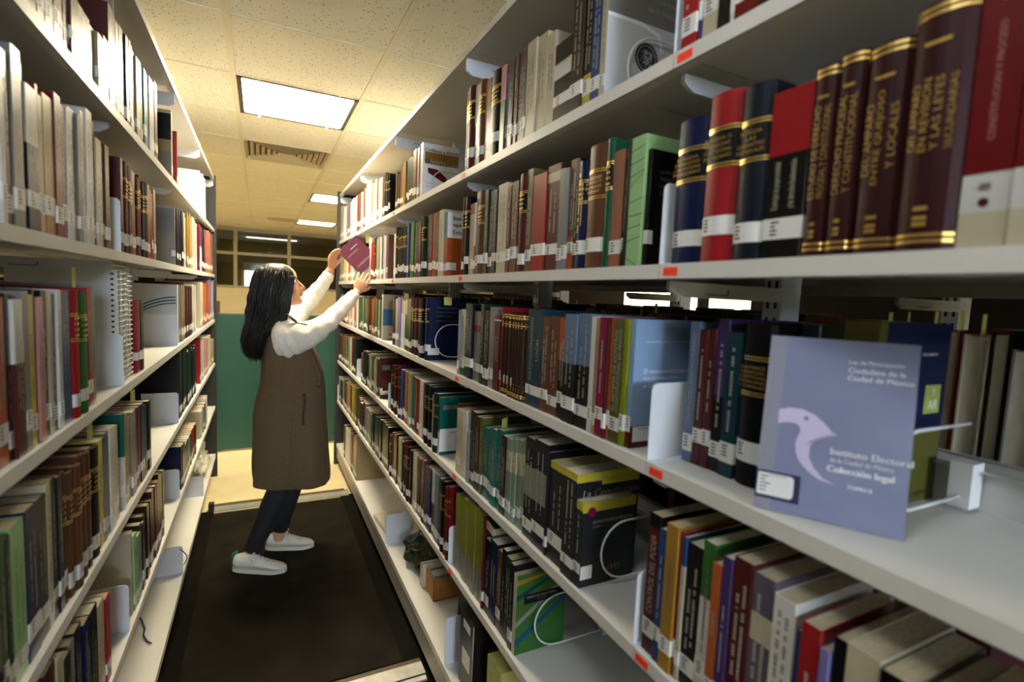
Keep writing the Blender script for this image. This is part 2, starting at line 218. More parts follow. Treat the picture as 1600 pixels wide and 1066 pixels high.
('R',4,3,'26550,350,238,crm,c,,1,6;27461,469,208,gmi,v,,0,6;27930,470,211,oli,v,,0,6;28400,352,220,oli,v,,0,6;28752,263,216,org,v,,0,6;29015,296,209,org,v,,0,6;29311,250,205,org,v,,0,6;29561,258,211,org,v,,0,6;29819,227,215,blk,v,,0,6;30046,312,212,blk,v,,0,6;30358,281,215,brn,v,,0,6;30639,304,218,brn,v,,0,6;30943,325,205,brn,v,,0,6;31268,287,207,gmi,v,,0,6;31555,474,207,dgn,v,,0,6;32029,294,210,gmi,v,,0,6;32323,302,215,dgn,v,,0,6;32625,307,208,grn,v,,0,6;32932,238,213,grn,v,,0,6'),
('R',4,4,'33672,354,210,brn,v,,0,6;34026,377,214,wht,v,,0,6;34403,184,219,wht,v,,0,6;34587,371,218,gry,v,,0,6;34958,303,209,red,v,,0,6;35261,428,216,org,v,,0,6;35689,287,197,wht,v,,0,6;35976,390,194,wht,v,,0,6;36366,279,204,wht,v,,0,6;36645,444,198,pnk,v,,0,6;37089,346,207,pnk,v,,0,6;37435,226,213,crm,v,,0,6;37661,325,201,crm,v,,0,6;37986,304,207,tan,v,,0,6;38290,432,206,tan,v,,0,6;38721,255,197,tan,v,,0,6;38976,482,205,red,v,,0,6;39458,394,208,red,v,,0,6;39852,434,198,brn,v,,0,6;40286,429,210,brn,v,,0,6;40715,356,204,dbr,v,,0,6;41071,399,214,pnk,v,,0,6;41470,416,211,pnk,v,,0,6;41886,361,196,och,v,,0,6;42247,411,196,och,v,,0,6'),
('R',5,3,'26959,350,220,mar,c,,1,6;27629,428,205,brn,v,,0,6;28057,404,207,crm,v,,0,6;28461,250,191,crm,v,,0,6;28711,296,203,grn,v,,0,6;29007,266,199,grn,v,,0,6;29273,420,213,tan,v,,0,6;29693,333,206,tan,v,,0,6;30026,440,197,nbl,v,,0,6;30466,365,197,nav,v,,0,6;30831,460,206,nbl,v,,0,6;31291,279,209,dbr,v,,0,6;31570,410,201,dbr,v,,0,6;31980,520,183,brn,v,,0,6;32500,329,177,mar,v,,0,6'),
('R',5,4,'34286,374,252,blk,v,,0,6;34660,201,252,blk,v,,0,6;34861,379,250,nbl,v,,0,6;35240,300,241,mar,v,,0,6;35540,265,238,dbr,v,,0,6;35805,345,246,mar,v,,0,6;36150,403,245,crm,v,,0,6;36553,264,230,crm,v,,0,6;36817,415,239,crm,v,,0,6;37232,255,239,tan,v,,0,6;37487,336,230,gmi,v,,0,6;37823,365,227,gmi,v,,0,6;38188,262,227,dgn,v,,0,6;38450,380,227,gmi,v,,0,6;38830,437,218,red,v,,0,6;39267,309,226,org,v,,0,6;39577,500,235,red,v,,0,6;40077,380,217,oli,v,,0,6;40457,409,209,oli,v,,0,6;40866,295,211,oli,v,,0,6;41161,422,197,brn,v,,0,6;41583,249,210,dbr,v,,0,6;41832,319,208,brn,v,,0,6;42151,388,214,mar,v,,0,6;42539,157,207,oli,v,,0,6'),
('R',6,3,'24772,326,220,blk,v,,0,6;25098,465,223,dgy,v,,0,6;25563,473,225,blk,v,,0,6;26036,317,221,blk,v,,0,6;26353,364,220,blk,v,,0,6;26717,260,225,blk,v,,0,6;26977,324,218,nav,v,,0,6;27301,382,214,nbl,v,,0,6;27683,299,224,blk,v,,0,6;27982,303,210,blk,v,,0,6;28285,314,213,blk,v,,0,6;28599,434,200,blk,v,,0,6;29033,331,188,gry,v,,0,6;29364,242,195,gry,v,,0,6;29606,359,194,tan,v,,0,6;29965,283,197,crm,v,,0,6;30248,455,200,gry,v,,0,6;30703,435,214,gpu,v,,0,6;31138,421,215,dbr,v,,0,6;31559,291,214,dbr,v,,0,6;31850,435,193,brn,v,,0,6;32285,319,191,dbr,v,,0,6;32604,360,200,dbr,v,,0,6;32964,388,205,brn,v,,0,6;33352,200,213,brn,v,,0,6'),
('R',6,4,'33938,482,251,oli,v,,0,6;34420,471,256,tan,v,,0,6;34891,391,248,och,v,,0,6;35282,393,239,yel,v,,0,6;35676,279,247,yel,v,,0,6;35955,437,226,brn,v,,0,6;36392,441,232,brn,v,,0,6;36833,494,240,tan,v,,0,6;37327,376,242,tan,v,,0,6;37703,413,219,sal,v,,0,6;38116,286,222,sal,v,,0,6;38402,490,206,brn,v,,0,6;38892,291,205,brn,v,,0,6;39183,421,219,brn,v,,0,6;39604,268,205,gry,v,,0,6;39872,378,191,gry,v,,0,6;40249,408,202,gry,v,,0,6;40657,366,190,blk,v,,0,6;41023,194,191,blk,v,,0,6;41216,388,176,blk,v,,0,6;41604,354,187,gmi,v,,0,6;41958,280,188,gmi,v,,0,6;42237,418,193,gmi,v,,0,6;42655,41,183,dgn,v,,0,6'),
('R',7,4,'33672,146,280,tan,v,,0,6;33818,424,295,tan,v,,0,6;34242,303,282,tan,v,,0,6;34545,392,283,blk,v,,0,6;34937,314,293,blk,v,,0,6;35252,301,280,dgy,v,,0,6;35553,306,266,red,v,,0,6;35859,310,269,red,v,,0,6;36169,301,280,org,v,,0,6;36470,432,265,wht,v,,0,6;36902,357,247,wht,v,,0,6;37259,332,235,crm,v,,0,6;37591,483,244,wht,v,,0,6;38074,309,246,wht,v,,0,6;38383,396,239,oli,v,,0,6;38779,318,245,oli,v,,0,6;39097,271,245,oli,v,,0,6'),
('L',2,1,'9670,379,120,dbr,v,,0,6;10049,274,120,gry,v,,0,6;10323,344,120,brn,v,,0,6;10667,318,120,tan,v,,1,6;10985,342,120,crm,v,,1,6;11327,274,120,blk,v,,1,6;11601,257,120,pnk,v,,1,6;11858,271,120,mar,v,,1,6;12129,250,120,mar,v,,1,6;12379,262,120,brn,v,,1,6;12641,316,120,tan,v,,1,6;12957,422,120,brn,v,,1,6;13379,456,120,gry,v,,1,6;13835,493,120,tan,v,,1,6;14328,371,134,och,v,,1,6;14699,451,220,mar,v,,1,6;15150,114,287,gry,v,,1,6'),
('L',2,2,'15635,321,223,gpu,v,,1,6;15956,476,227,blk,v,,1,6;16432,317,225,blk,v,,1,6;16749,192,227,blk,v,,1,6;16941,320,226,blk,Bwht.55v,,1,6;17261,389,224,nbl,v,,1,6;17650,321,219,tan,v,,1,6;17971,368,223,tan,v,,1,6;18339,327,219,tea,v,,1,6;18666,328,225,tea,v,,1,6;18994,215,214,wht,v,,0,6;19209,285,229,gry,v,,1,6;19494,422,233,wht,v,,1,6;19916,443,237,wht,v,,1,6;20359,465,248,brn,v,,1,6;24050,330,265,crm,c,,1,6'),
('L',2,3,'25507,205,225,red,v,,0,6'),
('L',2,4,'33939,336,235,wht,v,,0,6;34275,458,219,wht,v,,0,6;34732,274,223,wht,v,,0,6;35006,360,234,wht,v,,0,6;35366,305,244,wht,v,,0,6;35671,433,250,wht,v,,0,6;36104,419,232,wht,v,,0,6;36523,466,244,wht,v,,0,6;36989,441,231,gry,v,,0,6;37430,333,232,wht,v,,0,6'),
('L',3,1,'8841,310,221,tan,v,,1,6;9151,155,228,wht,v,,1,6;9306,266,231,dbr,v,,1,6;9572,308,247,gry,v,,1,6;9880,164,236,crm,v,,1,6;10044,424,212,nav,Twht.4v,,1,6;10468,106,224,red,v,,1,6;10574,164,212,crm,v,,1,6;10738,438,221,och,v,,1,6;11176,315,236,dre,v,,1,6;11491,268,227,dre,v,,1,6;11759,283,229,wht,v,,1,6;12042,338,239,wht,v,,1,6;12380,237,236,gry,v,,1,6;12617,291,251,wht,v,,1,6;12908,396,263,wht,v,,1,6;13304,233,251,blk,v,,1,6;13537,392,223,crm,v,,1,6;13929,312,219,pur,v,,1,6;14241,327,226,brn,v,,1,6'),
('L',3,2,'15531,263,227,mar,v,,1,6;15794,334,225,mar,g,,1,6;16128,446,222,mar,g,,1,6;16574,303,216,mar,g,,1,6;16877,481,223,brn,v,,1,6;17358,330,215,dre,g,,1,6;17688,271,226,dre,g,,1,6;17959,323,212,blk,g,,1,6;18282,520,218,blk,g,,1,6;18802,306,222,red,v,,1,6;19108,306,212,dre,v,,0,6;19414,305,205,red,v,,0,6;19719,239,208,red,v,,0,6;19958,351,226,tan,v,,1,6;20309,228,221,tan,v,,0,6;24248,160,222,gry,c,,1,6'),
('L',3,3,'25227,382,232,dbr,v,,0,6;25609,286,228,dbr,v,,0,6;25895,425,236,blk,v,,0,6;26320,447,235,nbl,v,,0,6;26767,367,244,blk,v,,0,6;27134,444,242,crm,v,,0,6;27578,454,228,crm,v,,0,6;28032,379,257,och,v,,0,6;28411,323,249,tan,v,,0,6;28734,328,250,och,v,,0,6;29063,441,265,och,v,,0,6;29504,365,247,crm,v,,0,6;29869,305,258,tan,v,,0,6;30174,406,259,crm,v,,0,6;30580,328,258,wht,v,,0,6;30908,479,252,wht,v,,0,6;31387,204,253,crm,v,,0,6;31591,457,243,wht,v,,0,6'),
('L',3,4,'33672,81,248,dre,v,,0,6;33753,374,262,red,Bwht.55v,,0,6;34126,346,259,red,Bwht.55v,,0,6;34472,260,256,red,Bwht.55v,,0,6;34732,342,256,blu,Bwht.55v,,0,6;35074,383,256,nav,v,,0,6;35457,390,250,nav,v,,0,6;35847,413,249,nav,v,,0,6;36260,361,245,org,v,,0,6;36621,310,260,sal,v,,0,6;36931,458,253,org,v,,0,6;37389,324,259,sal,v,,0,6;37713,329,245,org,v,,0,6;38042,338,255,sal,v,,0,6;38380,264,266,sal,v,,0,6;38644,494,267,sal,v,,0,6;39137,201,277,pnk,v,,0,6;39339,475,262,pnk,v,,0,6;39814,299,277,pnk,v,,0,6;40113,267,275,sal,v,,0,6;40380,396,275,sal,v,,0,6;40776,348,270,sal,v,,0,6;41124,322,281,sal,v,,0,6;41446,351,283,sal,v,,0,6;41797,322,280,sal,v,,0,6;42119,332,278,sal,v,,0,6;42452,244,284,sal,v,,0,6'),
('L',4,1,'8248,165,238,brn,v,,0,6;8413,264,226,grn,v,,0,6;8677,129,236,och,v,,1,6;8806,356,228,org,v,,1,6;9162,126,233,blk,v,,1,6;9288,310,224,mar,Twht.4v,,1,6;9598,213,236,gry,v,,1,6;9811,223,230,yel,v,,1,6;10034,103,238,blk,v,,1,6;10137,242,226,pnk,v,,1,6;10379,226,236,dgn,v,,1,6;10605,176,234,crm,v,,1,6;10781,215,229,nav,v,,1,6;10996,192,237,wht,v,,1,6;11188,480,236,blu,v,,1,6;11668,371,236,red,g,,1,6;12039,441,230,grn,g,,1,6;12480,256,232,blk,v,,1,6;12736,268,239,red,v,,1,6;13004,233,244,gry,v,,1,6'),
('L',4,2,'17148,429,201,red,v,,1,6;17577,361,201,dgn,v,,1,6'),
('L',4,3,'25039,350,247,wht,c,,1,6;25615,278,239,gry,v,,0,6;25893,327,246,gry,v,,0,6;26220,261,247,och,v,,0,6;26481,374,247,och,v,,0,6;26855,488,257,mar,v,,0,6;27343,412,238,mar,v,,0,6;27755,324,237,mar,v,,0,6;28079,474,229,mar,v,,0,6;28553,331,232,mar,v,,0,6;28884,386,240,mar,v,,0,6;29270,395,237,mar,v,,0,6;29666,364,237,dre,v,,0,6;30030,416,250,wht,v,,0,6;30446,286,248,gry,v,,0,6;30733,261,243,wht,v,,0,6;30993,424,248,wht,v,,0,6;31417,360,235,wht,v,,0,6'),
('L',4,4,'33672,127,248,crm,v,,0,6;33799,299,258,crm,v,,0,6;34098,367,264,wht,v,,0,6;34465,426,253,crm,v,,0,6;34891,323,260,wht,v,,0,6;35214,293,268,org,v,,0,6;35507,335,251,org,v,,0,6;35842,331,254,org,v,,0,6;36174,354,251,sal,v,,0,6;36528,363,253,sal,v,,0,6;36891,349,257,org,v,,0,6;37240,342,256,red,v,,0,6;37582,367,252,red,v,,0,6;37949,520,263,red,v,,0,6;38469,377,250,red,v,,0,6;38846,381,259,org,v,,0,6;39227,296,255,red,v,,0,6;39523,377,280,lav,v,,0,6;39900,293,287,lav,v,,0,6;40193,405,276,lav,v,,0,6;40597,330,285,lav,v,,0,6;40928,243,269,lav,v,,0,6;41170,399,280,lav,v,,0,6;41569,400,269,wht,v,,0,6;41969,297,266,crm,v,,0,6;42265,427,279,gry,v,,0,6'),
('L',5,1,'8285,277,234,blk,v,,1,6;8562,278,230,grn,v,,1,6;8840,168,223,nbl,v,,1,6;9008,454,231,lgr,v,,1,6;9462,455,235,nav,v,,1,6;9917,418,233,blk,v,,1,6;10335,208,245,crm,v,,1,6;10543,250,244,blk,v,,1,6;10793,230,241,nbl,v,,1,6;11023,206,240,brn,g,,1,6;11229,287,232,brn,g,,1,6;11516,344,235,brn,g,,1,6;11860,366,244,brn,g,,1,6;12226,438,235,brn,g,,1,6;12664,522,233,blk,g,,1,6;13186,304,236,yel,v,,1,6;13490,212,235,blu,v,,1,6;13702,331,238,oli,v,,1,6;14033,410,242,wht,v,,1,6;14443,435,232,crm,v,,1,6'),
('L',5,2,'15384,167,244,tea,Bwht.55v,,1,6;15551,355,236,tan,v,,1,6;15906,310,224,tan,v,,1,6;16216,395,229,gry,v,,1,6;16611,374,227,dre,v,,1,6;16985,304,226,dre,v,,1,6;17289,455,227,nav,v,,1,6;17744,370,214,blk,v,,1,6;18114,302,205,blk,v,,0,6;18416,316,214,nbl,v,,1,6'),
('L',5,3,'25144,367,290,blk,v,,0,6;25511,419,296,blk,v,,0,6;25930,436,291,blk,v,,0,6;26366,257,277,blk,v,,0,6;26623,430,268,nbl,v,,0,6;27053,297,277,blk,v,,0,6;27350,368,281,dgy,v,,0,6;27718,458,256,blk,v,,0,6;28176,352,260,blk,v,,0,6;28527,364,273,dgy,v,,0,6;28891,330,266,blk,v,,0,6;29221,414,242,blk,v,,0,6;29635,277,240,blk,v,,0,6;29911,377,250,blk,v,,0,6;30288,322,246,blk,v,,0,6;30610,327,240,dbr,v,,0,6;30937,348,252,dbr,v,,0,6;31284,227,244,dbr,v,,0,6'),
('L',5,4,'33672,216,265,red,v,,0,6;33888,316,253,red,v,,0,6;34204,353,246,wht,v,,0,6;34557,481,256,gry,v,,0,6;35038,284,242,wht,v,,0,6;35322,414,255,crm,v,,0,6;35736,380,233,pnk,v,,0,6;36116,416,226,pnk,v,,0,6;36531,390,226,pnk,v,,0,6;36921,256,222,pnk,v,,0,6;37177,321,219,pnk,v,,0,6;37498,420,231,pnk,v,,0,6;37918,402,220,pnk,v,,0,6;38320,376,224,wht,v,,0,6;38696,354,231,wht,v,,0,6;39051,417,211,wht,v,,0,6;39468,425,211,crm,v,,0,6;39892,374,228,crm,v,,0,6;40266,275,182,tan,v,,0,6;40541,414,184,tan,v,,0,6;40954,340,179,tan,v,,0,6;41294,404,187,tan,v,,0,6;41699,299,179,crm,v,,0,6;41997,294,181,crm,v,,0,6;42292,404,179,tan,v,,0,6'),
('L',6,1,'10033,460,261,mar,v,,1,6;10493,332,253,crm,v,,1,6;10825,355,233,dgn,v,,1,6;11180,302,238,gry,v,,1,6;11482,404,242,nbl,v,,1,6;11886,389,231,nav,v,,1,6;12275,515,228,blk,v,,1,6;12790,509,212,crm,v,,1,6;13299,382,201,red,v,,1,6'),
('L',6,2,'16001,238,230,crm,v,,1,6;16239,329,212,lgr,v,,1,6;16568,431,193,gmi,v,,1,6;16999,292,209,dbr,v,,1,6;17291,298,200,dbr,v,,1,6;17589,346,210,dbr,v,,1,6;17935,315,228,dbr,v,,1,6;18250,360,210,dbr,v,,1,6;18610,264,217,dbr,v,,0,6;18874,402,237,mar,v,,1,6;19276,269,239,mar,v,,0,6;19545,375,242,mar,v,,1,6;19920,319,257,blk,v,,0,6;20239,317,246,dgy,v,,0,6;20556,304,236,oli,v,,0,6;20860,235,239,oli,v,,0,6'),
('L',6,3,'25462,277,192,nav,v,,0,6;25739,467,192,nbl,v,,0,6;26206,319,186,nav,v,,0,6;26525,385,160,blk,v,,0,6;26910,372,161,blk,v,,0,6;27281,209,160,nbl,v,,0,6;27490,437,160,blk,v,,0,6;27927,331,160,gmi,v,,0,6;28258,371,160,dgn,v,,0,6;28629,232,160,gmi,v,,0,6;28862,355,160,dgn,v,,0,6;29217,307,160,red,v,,0,6;29524,391,160,red,v,,0,6;29915,428,160,red,v,,0,6;30343,292,160,red,v,,0,6;30635,366,160,dre,v,,0,6;31001,241,160,dre,v,,0,6'),
('L',6,4,'33672,218,160,crm,v,,0,6;33890,429,160,crm,v,,0,6;34319,370,160,crm,v,,0,6;34689,333,160,gry,v,,0,6;35022,414,161,gry,v,,0,6;35436,408,160,gry,v,,0,6;35844,452,163,gpu,v,,0,6;36296,384,182,wht,v,,0,6;36680,315,181,crm,v,,0,6;36994,303,186,wht,v,,0,6;37297,307,183,wht,v,,0,6'),
]
# ------------------------------------------------------------------ shelving
def shelf_board(x0, x1, y0, y1, z, face, name, parent):
    """face -1: front lip at x0 ; +1: front lip at x1.  z = top surface"""
    mb = MB(); t = .0012
    mb.box(x0, x1, y0, y1, z-t, z, SHELF)
    xf = x0 if face < 0 else x1; d = -face
    a, b = sorted((xf, xf+d*.0015)); mb.box(a, b, y0, y1, z-.024, z-t, SHELF)
    a, b = sorted((xf, xf+d*.018)); mb.box(a, b, y0, y1, z-.024, z-.0228, SHELF)
    xb = x1 if face < 0 else x0
    a, b = sorted((xb, xb-d*.0015)); mb.box(a, b, y0, y1, z, z+.055, SHELF)
    a, b = sorted((xb, xb-d*.018)); mb.box(a, b, y0, y1, z+.0538, z+.055, SHELF)
    return mb.build(name, parent)
def bracket(x0, x1, y, z, face, parent, hb=.050):
    mb = MB(); pts = [(x0, z-.025), (x1, z-.025), (x1, z-hb), (x0+.02, z-hb), (x0, z-hb+.012)] if face < 0 else [(x0, z-.025), (x1, z-.025), (x1, z-hb+.012), (x1-.02, z-hb), (x0, z-hb)]
    mb.prism(pts, y, y+.0015, PLATE)
    # slots punched in the web and a bent rib
    xm = x0+(x1-x0)*.3
    mb.box(xm, xm+.05, y-.0006, y+.0021, z-.044, z-.0425, SLOT); mb.box(xm+.05, xm+.052, y-.0006, y+.0021, z-.0425, z-.034, SLOT)
    return mb.build('shelf_bracket', parent)
def upright(xc, y, parent, face):
    y += .0185 if y < .1 else -.0185
    mb = MB(); mb.box(xc-.028, xc+.028, y-.018, y+.018, .0, 2.2, PLATE)
    for k in range(60):
        z = .12+k*.034
        for xx in (xc-.0286, xc+.028): mb.box(xx, xx+.0006, y-.011, y-.005, z, z+.018, SLOT); mb.box(xx, xx+.0006, y+.005, y+.011, z, z+.018, SLOT)
    return mb.build('upright', parent)
def shelving_bay(side, i, ranges=(2, 3, 4, 5, 6), label='', both=True, last=False, xfront=None, name='shelving_bay'):
    y0, y1 = BY[i]+.0006, BY[i+1]-.0006
    R = side == 'R'; TZ = TOPZ_R if R else TOPZ_L
    root = empty(name, ((xfront if xfront is not None else RX if R else LX), y0, 0)); s = 1 if R else -1
    tag(root, label, 'bookshelf', 'sections of steel library shelving')
    def lx(a, b): return tuple(sorted((a*s, b*s)))
    f = -1 if R else 1; L = BY[i+1]-BY[i]-.0012
    for n in ranges:
        z = TZ[n]; a, b = lx(0, .297); sh = shelf_board(a, b, 0, L, z, f, 'shelf', root)
        for yy in (.0015, L-.003): 
            a2, b2 = lx(.022, .29); bracket(a2, b2, yy, z, f, root)
        if both:
            a, b = lx(.354, .650); shelf_board(a, b, 0, L, z, -f, 'shelf', root)
    # canopy
    z = (2.196 if R else 2.204); mb = MB(); a, b = lx(0, .65); mb.box(a, b, 0, L, z-.0015, z, SHELF)
    a, b = lx(0, .0015); mb.box(a, b, 0, L, z-.024, z-.0015, SHELF); a, b = lx(0, .02); mb.box(a, b, 0, L, z-.024, z-.0228, SHELF)
    a, b = lx(.6485, .65); mb.box(a, b, 0, L, z-.024, z-.0015, SHELF); mb.build('canopy_top', root)
    for yy in (.0015, L-.003): a2, b2 = lx(.004, .29); bracket(a2, b2, yy, z, f, root, .074)
    # base shelf and plinth
    z = TZ[7]; mb = MB(); a, b = lx(0, .65); mb.box(a, b, 0, L, z-.002, z, SHELF); a, b = lx(0, .0015); mb.box(a, b, 0, L, z-.028, z-.002, SHELF)
    mb.build('base_shelf', root)
    mb = MB(); a, b = lx(.004 if R else .035, .646); mb.box(a, b, 0, L, .058 if R else .03, z-.03, mat('plinth_grey', (.36, .33, .27), .45)); mb.build('base_plinth', root)
    upright(.326*s, 0, root, f)
    if last: upright(.326*s, L, root, f)
    return root
names_r = ['nearest', 'second', 'third', 'fourth', 'farthest']
for i in range(5):
    shelving_bay('R', i, label='%s steel shelving section of the right stack, grey enamel, full of books' % names_r[i], last=(i == 4))
for k, i in enumerate(range(0, 5)):  # first left section is unseen, added to block light
    shelving_bay('L', i, label='%s steel shelving section of the left stack, pale enamel shelves' % ['out-of-frame', 'nearest', 'second', 'third', 'farthest'][k], last=(i == 4))
for i in range(0, 4):
    b = shelving_bay('R', i, ranges=(3, 4, 5), both=False, xfront=1.222, label='shelving section pushed up behind the right stack, %s from camera' % ['nearest', 'second', 'third', 'fourth'][i])
def end_panel(x0, x1, label):
    mb = MB(); mb.box(x0, x1, 4.278, 4.312, 0, 2.215, DARK); mb.box(x0, x1, 4.312, 4.316, .02, 2.2, SHELF)
    o = mb.build('end_panel'); tag(o, label, 'panel'); return o
end_panel(.548, 1.225, 'tall black end panel closing the far end of the right stack')
end_panel(-.96, -.288, 'tall black end panel closing the far end of the left stack')
# orange stickers on the front lips
def sticker(x, y, z, w, h, side, label='orange sticker'):
    mb = MB(); s = -1 if side == 'R' else 1
    a, b = sorted((x+s*.0002, x+s*.0006)); mb.box(a, b, y-w, y, z-h/2, z+h/2, ORANGE)
    rnd = random.Random(int(y*1000)); yy = y-.003
    xx = x+s*.0007
    while yy > y-w+.003:
        g = rnd.uniform(.001, .003); hh = rnd.uniform(.001, .004); zz = z+rnd.uniform(-.001, .001)
        mb.face([(xx, yy, zz-hh/2), (xx, yy-g*.4, zz-hh/2), (xx, yy-g*.4, zz+hh/2), (xx, yy, zz+hh/2)], mat('marker', (.25, .03, .02), .6)); yy -= g+.0012
    o = mb.build('shelf_sticker'); return o
k = 0
for (n, i, dy) in [(2, 1, .008), (3, 1, .010), (4, 1, .010), (5, 1, .008), (2, 2, .006), (3, 2, .012), (4, 2, .012), (5, 2, .02), (6, 2, .012), (2, 3, .0), (3, 3, .01), (5, 3, .015), (6, 4, .01)]:
    z = TOPZ_R[n]-.012; o = sticker(RX, BY[i]-dy, z, .030, .013, 'R')
    nm = {2: 'top', 3: 'second', 4: 'third', 5: 'fourth', 6: 'fifth'}[n]; jn = {1: 'nearest', 2: 'second', 3: 'third', 4: 'far'}[i]
    tag(o, 'orange sticker on the %s shelf edge of the right stack, at %s joint' % (nm, jn), 'sticker', 'orange stickers on shelf edges')
# ------------------------------------------------------------------ bookends
def bookend(side, y, z, label, h=.127, d=.13, foot=-1):
    mb = MB(); s = 1 if side == 'R' else -1; x = .003; r = .012
    pts = [(x, 0), (d, 0), (d, h)]
    for k in range(7):
        a = pi/2+k*pi/12; pts.append((x+r+r*math.cos(a), h-r+r*math.sin(a)))
    pts = [(p[0]*s, p[1]) for p in pts]
    mb.prism(pts, -.0007, .0007, PLATE)
    a, b = sorted((x*s, d*s)); c, e = sorted((0, foot*.02)); mb.box(a, b, c, e, 0, .0008, PLATE)
    o = mb.build('bookend', None, ((RX if side == 'R' else LX), y, z+.0003)); tidy(o)
    tag(o, label, 'bookend', 'steel plate bookends'); return o
Rz, Lz = TOPZ_R, TOPZ_L
bookend('R', BY[1]+.0005, Rz[4], 'white plate bookend beside the light blue book, nearest joint, third right shelf')
bookend('R', BY[1]+.004, Rz[3], 'plate bookend left of the navy book on the second right shelf')
bookend('R', BY[1]+.004, Rz[2], 'plate bookend left of the red book on the top right shelf', h=.22)
bookend('R', BY[1]+.004, Rz[5], 'plate bookend left of the control book on the fourth right shelf')
bookend('R', BY[2]+.004, Rz[6], 'plate bookend beside the yellow-green volumes on the fifth right shelf')
bookend('R', BY[2]+.004, Rz[7], 'plate bookend beside the black binder on the bottom right shelf', h=.17)
bookend('R', BY[3]+.004, Rz[7], 'grey plate bookend beside loose papers on the bottom right shelf', h=.15)
bookend('R', BY[3]+.02, Rz[5], 'small plate bookend in the middle of the fourth right shelf', foot=-1)
bookend('R', BY[4]+.02, Rz[5], 'plate bookend beside dark brown books on the far fourth right shelf')
bookend('R', BY[5]-.01, Rz[6], 'cream plate bookend at far end of the fifth right shelf')
bookend('L', BY[2]-.004, Lz[3], 'grey plate bookend on the second left shelf before the maroon volumes')
bookend('L', BY[2]-.006, Lz[4], 'blue-grey plate bookend beside white comb-bound volumes on the left')
bookend('L', BY[3]-.003, Lz[4], 'plate bookend in front of white cover with green arcs, left stack')
bookend('L', BY[3]-.003, Lz[5], 'plate bookend in front of black binders, fourth left shelf')
bookend('L', BY[2]-.003, Lz[6], 'plate bookend below the brown volumes, fifth left shelf')
bookend('L', BY[3]-.003, Lz[6], 'plate bookend midway along the fifth left shelf')
bookend('L', 3.414, Lz[7], 'farther plate bookend on the empty left bottom shelf', h=.125)
bookend('L', 2.51, Lz[7], 'nearer plate bookend on the empty left bottom shelf', h=.125)
def wire_support(side, y, z, label, xf=.05, hi=.15, lo=.015):
    """wire loop sliding on the back flange: block + rounded U of wire"""
    s = 1 if side == 'R' else -1; root = empty('wire_book_support', ((RX if side == 'R' else LX), y, z))
    tag(root, label, 'bookend', 'wire book supports')
    mb = MB(); r = (hi-lo)/2; zc = (hi+lo)/2; pts = [(.27, hi)]
    pts += [(xf+r+.03, hi)]
    for k in range(0, 13):
        a = pi/2+k*pi/12; pts.append((xf+r+r*math.cos(a)*1.0, zc+r*math.sin(a)))
    pts += [(xf+r+.03, lo), (.27, lo)]
    mb.tube([(p[0]*s, 0, p[1]) for p in pts], .0022, STEEL, 8); mb.build('wire_loop', root)
    mb = MB(); a, b = sorted((.262*s, .292*s)); mb.box(a, b, -.012, .012, .006, .066, mat('white_plastic', (.74, .74, .74), .4)); mb.build('sliding_clip', root)
    return root
